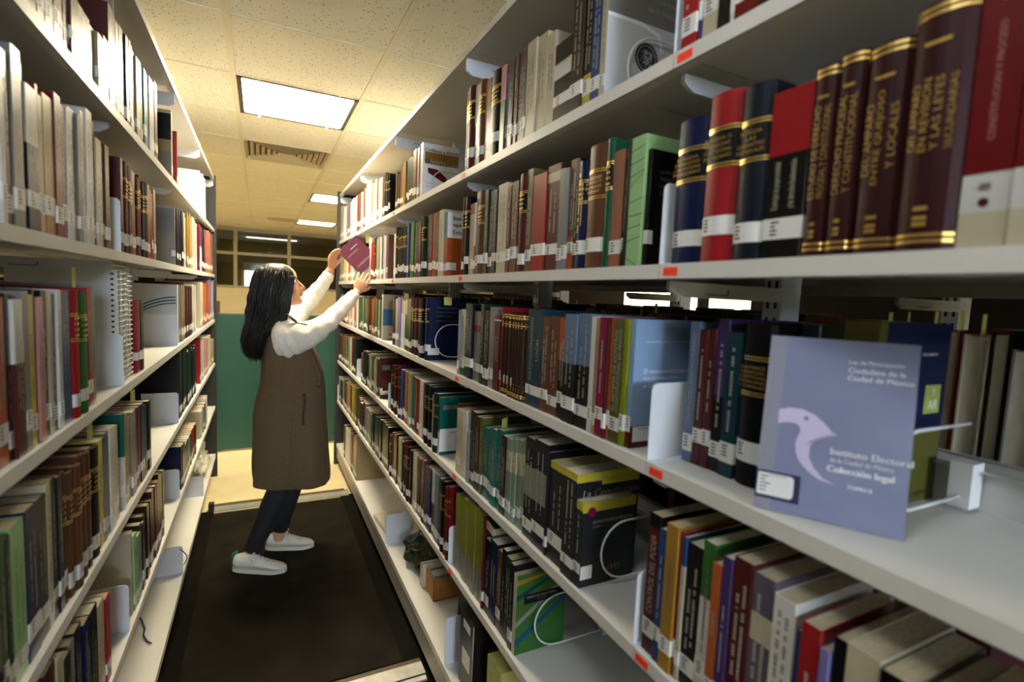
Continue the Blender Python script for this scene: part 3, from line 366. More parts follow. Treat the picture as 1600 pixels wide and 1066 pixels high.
# ------------------------------------------------------------------ books
FL = re.compile(r'([TBW])([a-z]{3})((?:\.\d+)+)')
def spine_pts(w, r, hard, off=0.0, inset=0.0):
    """spine outline from -w/2 to +w/2 in (x, y); spine at y=0 bulging to -y"""
    h = w/2+off-inset; pts = []
    if hard:
        s = min(.16*w, .008)
        for k in range(9):
            t = -1+k/4; pts.append((h*t, -s*(1-t*t)-off+ (.003 if abs(t) == 1 else 0)))
    else:
        pts = [(-h, .0012), (-h+.0008, -off), (h-.0008, -off), (h, .0012)]
    return pts
def book_parts(w, D, h, col, flags, txt, rnd, tgt=None, T=None, detail=2):
    """fills MBs: cover, pages, label, title. local: x across, y into shelf, z up"""
    hard = 'r' in re.sub(FL, '', flags) or 'g' in re.sub(FL, '', flags) or 'G' in re.sub(FL, '', flags) or 'E' in re.sub(FL, '', flags)
    fl = re.sub(FL, '', flags)
    blocks = [(a, c, [float('0.'+q) for q in ns.split('.')[1:]]) for a, c, ns in FL.findall(flags)]
    t = .0025 if hard else .0006; t = min(t, w*.15); rec = .003 if hard else .0006
    base = cm(col, hard)
    cover, pages, label, title = (tgt if tgt else (MB(), MB(), MB(), MB()))
    extra = []
    def line_mb():
        if tgt: return title
        m_ = MB(); extra.append(m_); return m_
    levels = [0.0, h]
    seg = []
    for a, c, ns in blocks:
        if a == 'T': seg.append((h*(1-ns[0]), h, c))
        elif a == 'B': seg.append((0, h*ns[0], c))
        else: seg.append((h*ns[0], h*ns[1] if len(ns) > 1 else h*ns[0]+.02, c))
    for s in seg: levels += [s[0], s[1]]
    levels = sorted(set(round(max(0, min(h, l)), 5) for l in levels))
    sp = spine_pts(w, 0, hard)
    outer = [(-w/2, D)]+sp+[(w/2, D)]
    inn = [(-w/2+t, D), (-w/2+t, t+.001)]+[(w/2-t, t+.001), (w/2-t, D)]
    def mfor(z):
        for a, b, c in seg:
            if a-1e-6 <= z <= b+1e-6: return cm(c, hard)
        return base
    for i in range(len(levels)-1):
        z0, z1 = levels[i], levels[i+1]; m = mfor((z0+z1)/2)
        cover.grid([[(x, y, z0) for x, y in outer], [(x, y, z1) for x, y in outer]], m, False, False, T)
    m = mfor(h)
    cover.grid([[(x, y, 0) for x, y in inn][::-1], [(x, y, h) for x, y in inn][::-1]], m, False, False, T)
    for z, rev in ((h, False), (0, True)):
        # rim strips
        A = outer; n = len(sp)
        ring = [((-w/2, D), (-w/2+t, D)), ((sp[0]), (-w/2+t, t+.001)), (sp[-1], (w/2-t, t+.001)), ((w/2, D), (w/2-t, D))]
        f = [[ring[0][0], ring[1][0], ring[1][1], ring[0][1]], [ring[2][0], ring[3][0], ring[3][1], ring[2][1]], list(sp)+[ring[2][1], ring[1][1]]]
        for q in f:
            pts = [(x, y, z) for x, y in q]
            cover.face(pts if not rev else pts[::-1], mfor(z), False, T)
    for x0, x1 in ((-w/2, -w/2+t), (w/2-t, w/2)):
        cover.face([(x0, D, 0), (x0, D, h), (x1, D, h), (x1, D, 0)], m, False, T)
    pages.box(-w/2+t, w/2-t, t+.0012, D-rec, rec, h-rec-.0008, PAGE if rnd.random() < .6 else PAGEW, T)
    # strips on the spine
    def strip(mb, z0, z1, m, off=.0003, wrap=0):
        pts = spine_pts(w, 0, hard, off)
        if wrap: pts = [(-w/2-off, wrap)]+pts+[(w/2+off, wrap)]
        mb.grid([[(x, y, z0) for x, y in pts], [(x, y, z1) for x, y in pts]], m, False, False, T)
    def yfront(x, off):
        if not hard: return -off
        s = min(.16*w, .008); q = 2*x/w; return -s*(1-q*q)-off
    lz = rnd.uniform(.016, .036); lh = rnd.uniform(.022, .031) if h > .19 else .022
    if 'E' in fl: lz = None
    if rnd.random() < .07: fl += 'n'
    if 'n' not in fl and lz and 's' not in fl:
        strip(label, lz, lz+lh, STICK, .0005, wrap=.012 if detail > 1 else 0)
        if w > .009 and detail > 1:
            for k in range(4):
                z = lz+lh-.006-k*.005; a = -w*.28; b = a+min(w*.4, rnd.uniform(.006, .012))
                y = yfront((a+b)/2, .0009)
                label.face([(a, y, z), (b, y, z), (b, y, z+.0022), (a, y, z+.0022)], INK, False, T)
    if 's' in fl:
        for zf in (.03, .05, .86, .97): strip(title, h*zf, h*zf+.002, GILT, .0004)
        for zf in (.84, .88, .93):
            title.face([(-w*.2, yfront(0, .0006), h*zf), (w*.2, yfront(0, .0006), h*zf), (w*.2, yfront(0, .0006), h*zf+.004), (-w*.2, yfront(0, .0006), h*zf+.004)], GILT, False, T)
        if rnd.random() < .3:
            title.face([(-w*.25, yfront(0, .0006), h*.14), (w*.25, yfront(0, .0006), h*.14), (w*.25, yfront(0, .0006), h*.24), (-w*.25, yfront(0, .0006), h*.24)], STICK, False, T)
    gz0 = gz1 = None
    if 'g' in fl or 'G' in fl:
        gz0, gz1 = (.56*h, .80*h) if 'H' in fl else (.60*h, .82*h)
        if 'k' in fl: strip(cover, gz0, gz1, cm('blk', True), .0002)
        for z in (gz0, gz0+.004, gz1-.0015, gz1-.0055): strip(title, z, z+.0018, GILT, .0005)
        if 'H' not in fl:
            n = 4
            for k in range(n):
                z = gz0+(gz1-gz0)*(k+1)/(n+1)-.001; a = w*rnd.uniform(.25, .36); x = -a
                while x < a:
                    g = rnd.uniform(.0025, .006); e = min(x+g, a); y = yfront((x+e)/2, .0006)
                    title.face([(x, y, z), (e, y, z), (e, y, z+.004), (x, y, z+.004)], GILT, False, T); x = e+.0015
    if 'E' in fl:
        for z in (.006, .012, h-.006, h-.012): strip(title, z, z+.0028, GILT, .0005)
        y = yfront(0, .0007)
        title.face([(-w*.22, y, h*.83), (w*.22, y, h*.83), (w*.22, y, h*.845), (-w*.22, y, h*.845)], GILT, False, T)
        for k, q in enumerate((.16, .12, .095)): title.face([(-w*.12, y, h*q), (w*.12, y, h*q), (w*.12, y, h*q+.004), (-w*.12, y, h*q+.004)], GILT, False, T)
    mk = GILT if ('E' in fl or ('g' in fl and 'v' in fl)) else (MARK['light'] if col in LIGHTC else MARK['dark'])
    def TT(v): return T @ Vector(v) if T else Vector(v)
    R3 = T.to_3x3() if T else Matrix.Identity(3)
    lo = (lz+lh+.01) if lz else .05
    if 'H' in fl and txt:
        ls = txt.split('|'); n = len(ls)
        for k, l in enumerate(ls):
            z = gz1-.012-(gz1-gz0-.022)*(k+.5)/n
            add_text(line_mb(), l, GILT, TT((0, yfront(0, .0009), z)), R3 @ Vector((1, 0, 0)), R3 @ Vector((0, 0, 1)), w=w*min(.86, .11*len(l)), h=min(.0078, (gz1-gz0-.02)/n*.62))
    elif 'q' in fl and txt:
        add_text(title, txt, mat('title_rose', (.35, .16, .13), .5), TT((0, yfront(0, .0009), h*.60)), R3 @ Vector((0, 0, 1)), R3 @ Vector((-1, 0, 0)), w=h*.42, h=.0048)
        y = yfront(0, .0009); title.face([(.005*math.cos(k_*pi/6), y, h*.90+.005*math.sin(k_*pi/6)) for k_ in range(12)], mat('title_rose', (.35, .16, .13), .5), False, T)
        title.face([(.004*math.cos(k_*pi/6), y, h*.165+.004*math.sin(k_*pi/6)) for k_ in range(12)], cm('mar'), False, T); title.face([(-.004, y, h*.21), (.004, y, h*.21), (.004, y, h*.235), (-.004, y, h*.235)], MARK['light'], False, T)
    elif 't' in fl and txt:
        ls = txt.split('|'); n = len(ls); z1 = h*.80 if 'E' in fl else h*.93; z0 = max(lo, h*.30 if 'E' in fl else lo)
        if 'Tred' in flags: z1 = h*.58
        if 'Tblk' in flags: z1 = h*.86
        for k, l in enumerate(ls):
            x = (-w/2+w*(k+.5)/n)*.80; hh = min(w*.55/n, .0115) if n > 1 else w*.42
            y = yfront(x, .0009)
            add_text(line_mb(), l, mk, TT((x, y, (z0+z1)/2)), R3 @ Vector((0, 0, 1)), R3 @ Vector((-1, 0, 0)), w=min((z1-z0)*.98, hh*.92*len(l)), h=hh)
    elif 'h' in fl and txt:
        ls = txt.split('|'); z = h*.66
        for k, l in enumerate(ls):
            add_text(line_mb(), l, MARK['light'] if 'W' in flags else MARK['dark'], TT((0, yfront(0, .0009), z+.012-.009*k)), R3 @ Vector((1, 0, 0)), R3 @ Vector((0, 0, 1)), w=w*.8, h=.005)
    elif 'v' in fl and detail > 1 and w > .011:
        n = 2 if w > .026 else 1
        for k in range(n):
            x = 0 if n == 1 else (-w*.17+k*w*.34); z = lo+rnd.uniform(0, .02); zt = h*rnd.uniform(.7, .92); hw = min(w*.10, .0023); y = yfront(x, .0007)
            while z < zt:
                g = rnd.uniform(.002, .0045)
                title.face([(x-hw, y, z), (x+hw, y, z), (x+hw, y, z+g*.62), (x-hw, y, z+g*.62)], mk, False, T); z += g
                if rnd.random() < .12: z += .006
    if 'x' in fl:
        for k in range(9):
            z = h*(.08+.1*k); dz = rnd.uniform(-.03, .03); y = yfront(0, .0006)
            title.face([(-w/2, y, z), (w/2, y, z+dz), (w/2, y, z+dz+.0012), (-w/2, y, z+.0012)], cm('dgn'), False, T)
        title.face([(-w/2, yfront(0, .0005), 0), (-w*.28, yfront(0, .0005), 0), (-w*.28, yfront(0, .0005), h), (-w/2, yfront(0, .0005), h)], cm('blk'), False, T)
    title.extra = extra
    return cover, pages, label, title, hard
ORD = 'first second third fourth fifth sixth seventh eighth ninth tenth eleventh twelfth thirteenth fourteenth fifteenth sixteenth seventeenth eighteenth nineteenth twentieth'.split()
TENS = {2: 'twenty', 3: 'thirty', 4: 'forty', 5: 'fifty', 6: 'sixty'}
def ordinal(n): return ORD[n-1] if n <= 20 else TENS[n//10]+('-'+ORD[n % 10-1] if n % 10 else 'tieth') if n % 10 else TENS[n//10][:-1]+'ieth'
SHN = {2: 'top', 3: 'second', 4: 'third', 5: 'fourth', 6: 'fifth', 7: 'bottom'}
BOOKS = {}
farR = (MB(), MB(), MB(), MB()); farL = (MB(), MB(), MB(), MB()); nfar = 0
for side, n, bay, s in ROWS:
    TZ = TOPZ_R if side == 'R' else TOPZ_L; z = TZ[n]+.0012
    bk = [b.split(',') for b in s.split(';')]
    lab_bay = (names_r[bay] if side == 'R' else ['', 'nearest', 'second', 'third', 'farthest'][bay])
    for k, b in enumerate(bk):
        y0, w, h = int(b[0])/1e4, int(b[1])/1e4, int(b[2])/1e3; col, flags, txt, near = b[3], b[4], b[5], b[6] == '1'; ins0 = int(b[7])/1000
        rnd = random.Random('%s%d%d%d' % (side, n, bay, k)); w2 = w-.0006
        inset = ins0+(rnd.uniform(0, .007) if ins0 < .03 else rnd.uniform(0, .003)); D = min(.25, max(.13, h*.70))+rnd.uniform(-.004, .004)
        if 'r' in flags: inset += .003
        sx = 1 if side == 'R' else -1; rz = -pi/2 if side == 'R' else pi/2
        x = (RX if side == 'R' else LX)+sx*inset
        loc = Vector((x, y0+w/2, z))
        if near:
            root = empty('book', loc, rz)
            c, p, l, t, hard = book_parts(w2, D, h, col, flags, txt, rnd)
            c.build('cover', root); p.build('page_block', root)
            if l.v: l.build('spine_label', root)
            if t.v: t.build('title_lettering', root)
            for x_ in t.extra: x_.build('title_line', root)
            f2 = re.sub(FL, '', flags); blk = FL.findall(flags)
            d = ('slim ' if w < .016 else 'thick ' if w > .042 else '')+PAL[col][1]
            if blk and col != blk[0][1]: d += '-and-'+PAL[blk[0][1]][1].replace(' ', '-')
            if 'g' in f2 or 'G' in f2 or 'E' in f2 or 's' in f2: d += ' gilt-lettered'
            lab = '%s book, %s from near end, %s shelf, %s section, %s stack' % (d, ordinal(k+1), SHN[n], lab_bay, 'right' if side == 'R' else 'left')
            tag(root, lab, 'book', 'books on the %s shelf of the %s stack' % (SHN[n], 'right' if side == 'R' else 'left'))
            BOOKS[(side, n, bay, k)] = (root, w2, D, h, hard)
        else:
            T = Matrix.Translation(loc) @ Matrix.Rotation(rz, 4, 'Z')
            book_parts(w2, D, h, col, flags, txt, rnd, farR if side == 'R' else farL, T, 1); nfar += 1
for sd_, far, lbf in (('R', farR, 'rows of smaller book spines filling the remaining shelves of the right stack'), ('L', farL, 'rows of smaller book spines filling the remaining shelves of the left stack')):
  allm = MB()
  for mb in far:
    i = len(allm.v); allm.v += mb.v; allm.sm += mb.sm
    for f, m in zip(mb.f, mb.m): allm.f.append(tuple(i+a for a in f)); allm.m.append(allm.mi(mb.mats[m]))
  o = allm.build('distant_books'); tag(o, lbf, 'books', None, 'stuff')

# ---- printed front covers on books whose near side is seen
def cover_xf(key):
    root, w, D, h, hard = BOOKS[key]; side = key[0]
    return root, w, D, h, side
def face_mb(side, w, off=.0006):
    """returns function mapping (u along depth from spine, v up) to local point on the near cover, plus axes (reading axis, up)"""
    if side == 'R':
        x = w/2+off; return (lambda u, v, o=0: (x+o, u, v)), Vector((0, 1, 0)), Vector((0, 0, 1))
    x = -w/2-off; return (lambda u, v, o=0: (x-o, u, v)), Vector((0, -1, 0)), Vector((0, 0, 1))
def quad(mb, f, u0, u1, v0, v1, m, o=0): mb.face([f(u0, v0, o), f(u1, v0, o), f(u1, v1, o), f(u0, v1, o)], m)
def poly(mb, f, pts, m, o=0): mb.face([f(u, v, o) for u, v in pts], m)
def find(side, n, bay, yt, tol=.03):
    best = None
    for k, (root, *_r) in BOOKS.items():
        if k[:3] == (side, n, bay):
            d = abs(root.location.y-yt)
            if best is None or d < best[0]: best = (d, k)
    return best[1] if best else None
def art(side, n, bay, yt, fn):
    k = find(side, n, bay, yt)
    if not k: return
    root, w, D, h, sd = cover_xf(k); f, ax, ay = face_mb(sd, w); mb = MB(); fn(mb, f, ax, ay, w, D, h)
    mb.build('cover_print', root); return root
WH = mat('print_white', (.78, .78, .78), .5); GREYP = mat('print_grey', (.17, .165, .155), .45); PALEP = mat('print_pale', (.52, .53, .56), .4); SILV = mat('print_silver', (.34, .33, .30), .4)
def a_corte(mb, f, ax, ay, w, D, h):
    quad(mb, f, 0, D, h*.56, h, GREYP); quad(mb, f, 0, D, 0, h*.56, PALEP)
    poly(mb, f, [(0, h*.56), (.08, h*.56), (.125, h*.52), (.135, h*.40), (.128, h*.40), (.118, h*.50), (.078, h*.535), (0, h*.535)], WH, .0003)
    for k, l in enumerate(('Suprema Corte', 'de Justicia', 'de la Nación')):
        add_text(mb, l, SILV, f(D-.02, h*.80-.018*k, .0006), ax, ay, h=.011, align='r')
    c = (.095, h*.33); R = .026
    for q in range(28):
        a = 2*pi*q/28; p = f(c[0]+R*math.cos(a), c[1]+R*math.sin(a), .0004); mb.box(p[0]-.0001, p[0]+.0002, p[1]-.0022, p[1]+.0022, p[2]-.0022, p[2]+.0022, INK)
    ring = [(c[0]+R*math.cos(2*pi*q/28), c[1]+R*math.sin(2*pi*q/28)) for q in range(28)]; ri = [(c[0]+R*.9*math.cos(2*pi*q/28), c[1]+R*.9*math.sin(2*pi*q/28)) for q in range(28)]
    for q in range(28): poly(mb, f, [ring[q], ring[(q+1) % 28], ri[(q+1) % 28], ri[q]], INK, .0004)
    rnd = random.Random(4)
    rnd = random.Random(4); Rb = R*.84
    poly(mb, f, [(c[0]+Rb*math.cos(2*pi*q/28), c[1]+Rb*math.sin(2*pi*q/28)) for q in range(28)], INK, .0004)
    for q in range(70):
        a, d = rnd.uniform(0, 2*pi), rnd.uniform(0, .8); x, y = d*math.cos(a), d*math.sin(a)*.95; e1, e2 = rnd.uniform(-.14, .14), rnd.uniform(-.14, .14)
        poly(mb, f, [(c[0]+Rb*x, c[1]+Rb*y), (c[0]+Rb*(x+e1), c[1]+Rb*(y+e2)), (c[0]+Rb*(x+e1*.4-.05), c[1]+Rb*(y+e2*.4+.05))], PALEP, .0007)
        x, y = rnd.uniform(-.4, .4), rnd.uniform(-.5, .5); poly(mb, f, [(c[0]+R*x, c[1]+R*y), (c[0]+R*(x+.14), c[1]+R*(y+.05)), (c[0]+R*(x+.1), c[1]+R*(y-.05))], PALEP, .0007)
    add_text(mb, 'Programa', INK, f(.05, .012, .0005), ax, ay, h=.007, align='l')
art('R', 2, 1, .815, a_corte)
def a_neo(mb, f, ax, ay, w, D, h):
    quad(mb, f, 0, D, h*.17, h, cm('lbl')); quad(mb, f, 0, D, 0, h*.17, cm('mar')); quad(mb, f, .006, .048, h*.045, h*.165, STICK, .0005)
    quad(mb, f, .018, .04, h*.145, h*.15, INK, .0008)
    for k, l in enumerate(('El neoconstitucionalismo', 'iuspositivista-crítico', 'de Luigi Ferrajoli')): add_text(mb, l, WH, f(.022, h*.60-.0135*k, .0006), ax, ay, h=.0088, align='l', shear=.25)
    add_text(mb, 'monografías jurídicas | filosofía y derecho', WH, f(.024, h*.83, .0006), ax, ay, h=.0042, align='l', w=.11)
art('R', 4, 1, .68, a_neo)
def a_pop(mb, f, ax, ay, w, D, h):
    quad(mb, f, 0, .016, 0, h, cm('oli')); quad(mb, f, .016, D, h*.42, h, cm('nav')); quad(mb, f, .016, D, 0, h*.42, cm('oli'))
    quad(mb, f, D-.052, D-.012, h*.50, h*.66, mat('olive_light', hexc('#98a050'), .4), .0003)
    add_text(mb, 'Y', WH, f(D-.03, h*.62, .0006), ax, ay, h=.011); add_text(mb, 'AR', WH, f(D-.03, h*.55, .0006), ax, ay, h=.013)
    add_text(mb, 'Luis compilación', WH, f(D-.05, h*.83, .0006), ax, ay, h=.005)
k = find('R', 4, 0, .34); art('R', 4, 0, .373, a_pop)
def a_const(big):
    def g(mb, f, ax, ay, w, D, h):
        y = cm('yel'); quad(mb, f, 0, D, 0, h*(.93 if big else .9), cm('dgy')); quad(mb, f, 0, D, h*(.92 if big else .88), h, y, .0002)
        if big: quad(mb, f, .062, D, h*.88, h*.93, y, .0002); add_text(mb, 'La Constitución', WH, f(.016, h*.81, .0006), ax, ay, h=.016, align='l', shear=.15, bold=.0004); add_text(mb, 'comentada', WH, f(.016, h*.71, .0006), ax, ay, h=.012, align='l')
        else:
            add_text(mb, 'LA CONSTITUCIÓN EN PERSPECTIVA', SILV, f(.026, h*.76, .0006), ax, ay, h=.008, align='l', w=.10)
            add_text(mb, 'HISTÓRICA', SILV, f(.026, h*.70, .0006), ax, ay, h=.004, align='l')
            c = (.022, h*.88); poly(mb, f, [(c[0]+.010*math.cos(q*pi/12), c[1]+.010*math.sin(q*pi/12)) for q in range(24)], cm('mag'), .0005)
            quad(mb, f, .002, .030, .016, .044, STICK, .0005)
            add_text(mb, '1917', cm('och'), f(.085, .03, .0006), ax, ay, h=.012)
    return g
art('R', 5, 1, .795, a_const(False)); 
ks = sorted([k for k in BOOKS if k[:3] == ('R', 5, 1)], key=lambda k: BOOKS[k][0].location.y)
if len(ks) > 1: art('R', 5, 1, BOOKS[ks[1]][0].location.y, a_const(True))
def a_green(mb, f, ax, ay, w, D, h):
    quad(mb, f, 0, D, 0, h, cm('grn'))
    for k, (a, c) in enumerate(((-.02, 'blu'), (.03, 'gry'), (.06, 'oli'), (.10, 'dte'), (.14, 'och'), (.19, 'tea'))):
        wd = .014; pts = [(0, h*.2+a), (0, h*.2+a+wd), (D, h*.2+a+wd+.10), (D, h*.2+a+.10)]; pts = [(u, min(h, max(0, v))) for u, v in pts]
        poly(mb, f, pts, cm(c), .0002)
    quad(mb, f, .022, D*.95, h*.62, h*.74, cm('blk'), .0005); add_text(mb, 'DERECHO ELECTORAL', SILV, f(D*.5, h*.70, .0008), ax, ay, h=.006); add_text(mb, 'Y JUSTICIA', SILV, f(D*.5, h*.655, .0008), ax, ay, h=.005)
art('R', 6, 1, 1.06, a_green)
def a_conf(mb, f, ax, ay, w, D, h):
    quad(mb, f, 0, D, 0, h, WH); quad(mb, f, .008, D, h*.62, h*.84, cm('och'), .0002)
    add_text(mb, 'Confianza y derecho', INK, f(.008, h*.87, .0006), ax, ay, h=.017, align='l', w=.145, bold=.0005)
    add_text(mb, 'en', GREYP, f(.006, h*.68, .0006), ax, ay, h=.013, align='l', bold=.0004); add_text(mb, 'América Latina', WH, f(.028, h*.68, .0006), ax, ay, h=.02, align='l', w=.12, bold=.0005)
    poly(mb, f, [(.02, h*.55), (.022, h*.46), (.10, h*.28), (.10, h*.40), (.06, h*.54)], cm('dre'), .0004)
    for k, l in enumerate(('Manuel', 'Carlos')): add_text(mb, l, SILV, f(.015, h*.27-.013*k, .0006), ax, ay, h=.006, align='l')
art('R', 2, 2, 2.03, a_conf)
def a_est(mb, f, ax, ay, w, D, h):
    quad(mb, f, 0, D, h*.6, h, WH); poly(mb, f, [(.012, h*.6), (D, h*.6), (D, 0), (0, 0)], cm('org'), .0002)
    for k, l in enumerate(('Instituciones', 'legales', 'Estado')): add_text(mb, l, INK, f(.02, h*.91-.024*k, .0006), ax, ay, h=.014, align='l', bold=.0004)
    quad(mb, f, .0, .035, .02, .046, STICK, .0005)
art('R', 3, 2, 1.69, a_est)
def a_navy(mb, f, ax, ay, w, D, h):
    for k, (v, ww) in enumerate(((.83, .09), (.76, .11), (.70, .07), (.62, .10))): quad(mb, f, .03, .03+ww, h*v, h*v+.003, mat('faint_gilt', (.12, .10, .05), .4, .5))
    quad(mb, f, 0, .045, .02, .046, STICK, .0004)
art('R', 4, 2, 1.85, a_navy)
def a_tealw(mb, f, ax, ay, w, D, h):
    quad(mb, f, 0, D, 0, h, cm('tea')); quad(mb, f, .0, D, h*.05, h*.45, WH, .0002); quad(mb, f, .01, .12, h*.78, h*.86, cm('gry'), .0003); add_text(mb, 'DERECHO', GREYP, f(.06, h*.38, .0005), ax, ay, h=.007)
art('R', 5, 2, 1.69, a_tealw)
def a_mar(mb, f, ax, ay, w, D, h): quad(mb, f, .008, .05, h*.70, h*.82, GREYP); quad(mb, f, 0, .06, h*.10, h*.19, STICK)
art('R', 5, 3, 2.53, a_mar)
def a_bluewhite(mb, f, ax, ay, w, D, h):
    quad(mb, f, 0, D, h*.32, h*.68, mat('print_blue', hexc('#2a6a94'), .4)); quad(mb, f, .03, .05, h*.09, h*.15, GREYP)
art('R', 4, 3, 2.67, a_bluewhite)
def a_prot(mb, f, ax, ay, w, D, h):
    for k, l in enumerate(('LA PROTECCIÓN', 'NACIONAL E', 'INTERNACIONAL', 'DE LOS DERECHOS')): add_text(mb, l, mat('print_dim', (.09, .10, .09), .5), f(.02, h*.82-.012*k, .0006), ax, ay, h=.007, align='l')
art('R', 3, 1, .67, a_prot)
def a_blkwht(mb, f, ax, ay, w, D, h):
    quad(mb, f, 0, D, 0, h*.42, cm('gry')); quad(mb, f, 0, D, h*.42, h*.58, cm('tan')); quad(mb, f, 0, D, h*.58, h*.95, cm('blk')); quad(mb, f, 0, D, h*.95, h, cm('crm'))
    quad(mb, f, .09, .10, h*.47, h*.51, cm('brn'), .0004)
art('L', 2, 2, 2.43, a_blkwht)
def a_sil(mb, f, ax, ay, w, D, h):
    for k in range(12): quad(mb, f, 0, D, h*(.55+.035*k), h*(.55+.035*k)+.0015, cm('gbl'))
art('L', 3, 2, 2.43, a_sil)
def a_arcs(mb, f, ax, ay, w, D, h):
    for k, c in enumerate(('dte', 'dgn', 'tea')):
        R0 = .20; pr = []
        for q in range(13):
            t = q/12; u = .005+t*(D-.01); v = h*(.78-.05*k)-.30*(t*.9)**2*.28; pr.append((u, v))
        for q in range(12): poly(mb, f, [pr[q], pr[q+1], (pr[q+1][0], pr[q+1][1]+.005), (pr[q][0], pr[q][1]+.005)], cm(c))
k = find('L', 4, 3, 2.49); 
if k and BOOKS[k][0].location.y < 2.55: art('L', 4, 3, 2.49, a_arcs)
# ------------------------------------------------------------------ the displayed booklet
def booklet():
    e = Vector((.507, -.862, 0)); n = Vector((-.862, -.507, 0)); lean = math.radians(11.5); w, h, t = .156, .224, .006
    root = empty('booklet', (.572, .424, 1.1915)); up = Vector((0, 0, 1))*math.cos(lean)-n*math.sin(lean); nn = n*math.cos(lean)+Vector((0, 0, 1))*math.sin(lean)
    M = Matrix((e, up, nn)).transposed().to_4x4(); root.matrix_world = Matrix.Translation((.572, .424, 1.1915)) @ M
    tag(root, 'lilac-grey softcover booklet standing cover-out on the third right shelf, pale bird emblem', 'booklet')
    BL = mat('booklet_lilac', hexc('#767a96'), .38, noise_s=14, noise_a=.06); BL2 = mat('booklet_spine_band', hexc('#85838f'), .4); PN = mat('booklet_bird', hexc('#b9aecb'), .4); DK = mat('booklet_dark', hexc('#2c2748'), .4)
    mb = MB(); mb.box(0, w, 0, h, -.0008, 0, BL); mb.box(0, w, 0, h, -t, -t+.0008, BL); mb.box(0, .0008, 0, h, -t, 0, BL); mb.build('cover', root)
    mb = MB(); mb.box(.001, w-.0006, .0006, h-.0006, -t+.0009, -.0009, PAGEW); mb.build('page_block', root)
    mb = MB(); z = .0002
    Q = lambda x0, x1, y0, y1, m, o=0: mb.face([(x0, y0, z+o), (x1, y0, z+o), (x1, y1, z+o), (x0, y1, z+o)], m)
    Q(0, .019, 0, h, BL2); Q(0, .050, .013, .048, DK, .0001)
    for k in range(26): Q(.004+k*.0005, .0042+k*.0005, .05, h-.004, BL, .0001) if k % 4 == 0 else None
    # fine diagonal ruling
    FR = mat('booklet_ruling', hexc('#777a9a'), .4)
    for k in range(46):
        a = .03+k*.0062
        x0, y0 = .022, a; x1 = min(w-.002, .022+(h-.002-a)/.9) if a < h else 0; y1 = a+(x1-x0)*.9
        if a < h-.01: mb.face([(x0, y0, z+.00005), (x0, y0+.0005, z+.00005), (x1, y1+.0005, z+.00005), (x1, y1, z+.00005)], FR)
    # bird head and neck emblem: outer curve then inner curve
    outer = [(.018, .128), (.030, .132), (.044, .132), (.058, .127), (.070, .117), (.078, .108), (.084, .106), (.074, .104), (.062, .098), (.056, .086), (.056, .074), (.062, .062), (.072, .052), (.086, .046)]
    inner = [(.018, .110), (.028, .113), (.038, .113), (.043, .109), (.044, .104), (.042, .098), (.040, .092), (.040, .086), (.041, .078), (.044, .070), (.050, .062), (.058, .055), (.068, .049), (.086, .046)]
    for k in range(len(outer)-1): mb.face([(*inner[k], z+.0002), (*inner[k+1], z+.0002), (*outer[k+1], z+.0002), (*outer[k], z+.0002)], PN)
    mb.face([(.049+.003*math.cos(q*pi/8), .121+.003*math.sin(q*pi/8), z+.0004) for q in range(16)], BL)
    tx = lambda s, x, y, hh, b=0, al='l', ww=None: add_text(mb, s, WH, (x, y, z+.0003), (1, 0, 0), (0, 1, 0), h=hh, w=ww, align=al, bold=b)
    tx('Ley de Participación', .088, .197, .0062); tx('Ciudadana de la', .088, .1875, .0062); tx('Ciudad de México', .088, .178, .0062)
    tx('Instituto Electoral', .078, .086, .0078, .0003); tx('de la Ciudad de México', .078, .076, .0058, .0001, 'l', .063); tx('Colección legal', .076, .064, .0100, .0006, 'l', .066); tx('TOMO II', .098, .047, .0045, .0003)
    mb.build('cover_print', root)
    mb = MB(); pts = []
    x0, x1, y0, y1, r = .002, .043, .017, .045, .005
    for cx_, cy_, a0 in ((x1-r, y1-r, 0), (x0+.001, y1-.001, pi/2), (x0+.001, y0+.001, pi), (x1-r, y0+r, 3*pi/2)):
        rr_ = r if cx_ > .02 else .001
        for q in range(5): a = a0+q*pi/8; pts.append((cx_+rr_*math.cos(a), cy_+rr_*math.sin(a), .0006))
    mb.face(pts, STICK)
    for k, ln in enumerate((.009, .006, .012, .008, .007)): mb.face([(.005, .040-k*.0045, .0008), (.005+ln, .040-k*.0045, .0008), (.005+ln, .0414-k*.0045, .0008), (.005, .0414-k*.0045, .0008)], INK)
    mb.face([(.015, .0425, .0008), (.034, .0425, .0008), (.034, .0432, .0008), (.015, .0432, .0008)], INK)
    mb.build('call_number_label', root)
booklet()
# wire supports
wire_support('R', .335-.022, Rz[4], 'white wire book support with square clip behind the lilac booklet', xf=.095, hi=.118, lo=.02)
wire_support('R', .790-.02+.006, Rz[5], 'wire loop support against the small charcoal book, fourth right shelf', xf=.045, hi=.135)
wire_support('R', .80, Rz[2], 'wire loop support against the pale court book, top right shelf', xf=.055, hi=.125, lo=.0)
wire_support('R', .648, Rz[3], 'thin wire loop support beside the pale green book, second right shelf', xf=.05, hi=.135)
wire_support('R', 1.835, Rz[4], 'wire loop support against the navy gilt cover, third right shelf', xf=.03, hi=.14)
wire_support('R', 1.035, Rz[6], 'wire loop support against the green striped cover, fifth right shelf', xf=.055, hi=.15)
wire_support('R', 2.0, Rz[2], 'wire loop support against the white cover, top right shelf', xf=.05, hi=.11)
wire_support('R', 2.75, Rz[7], 'wire loop support near papers on the bottom right shelf', xf=.05, hi=.14)
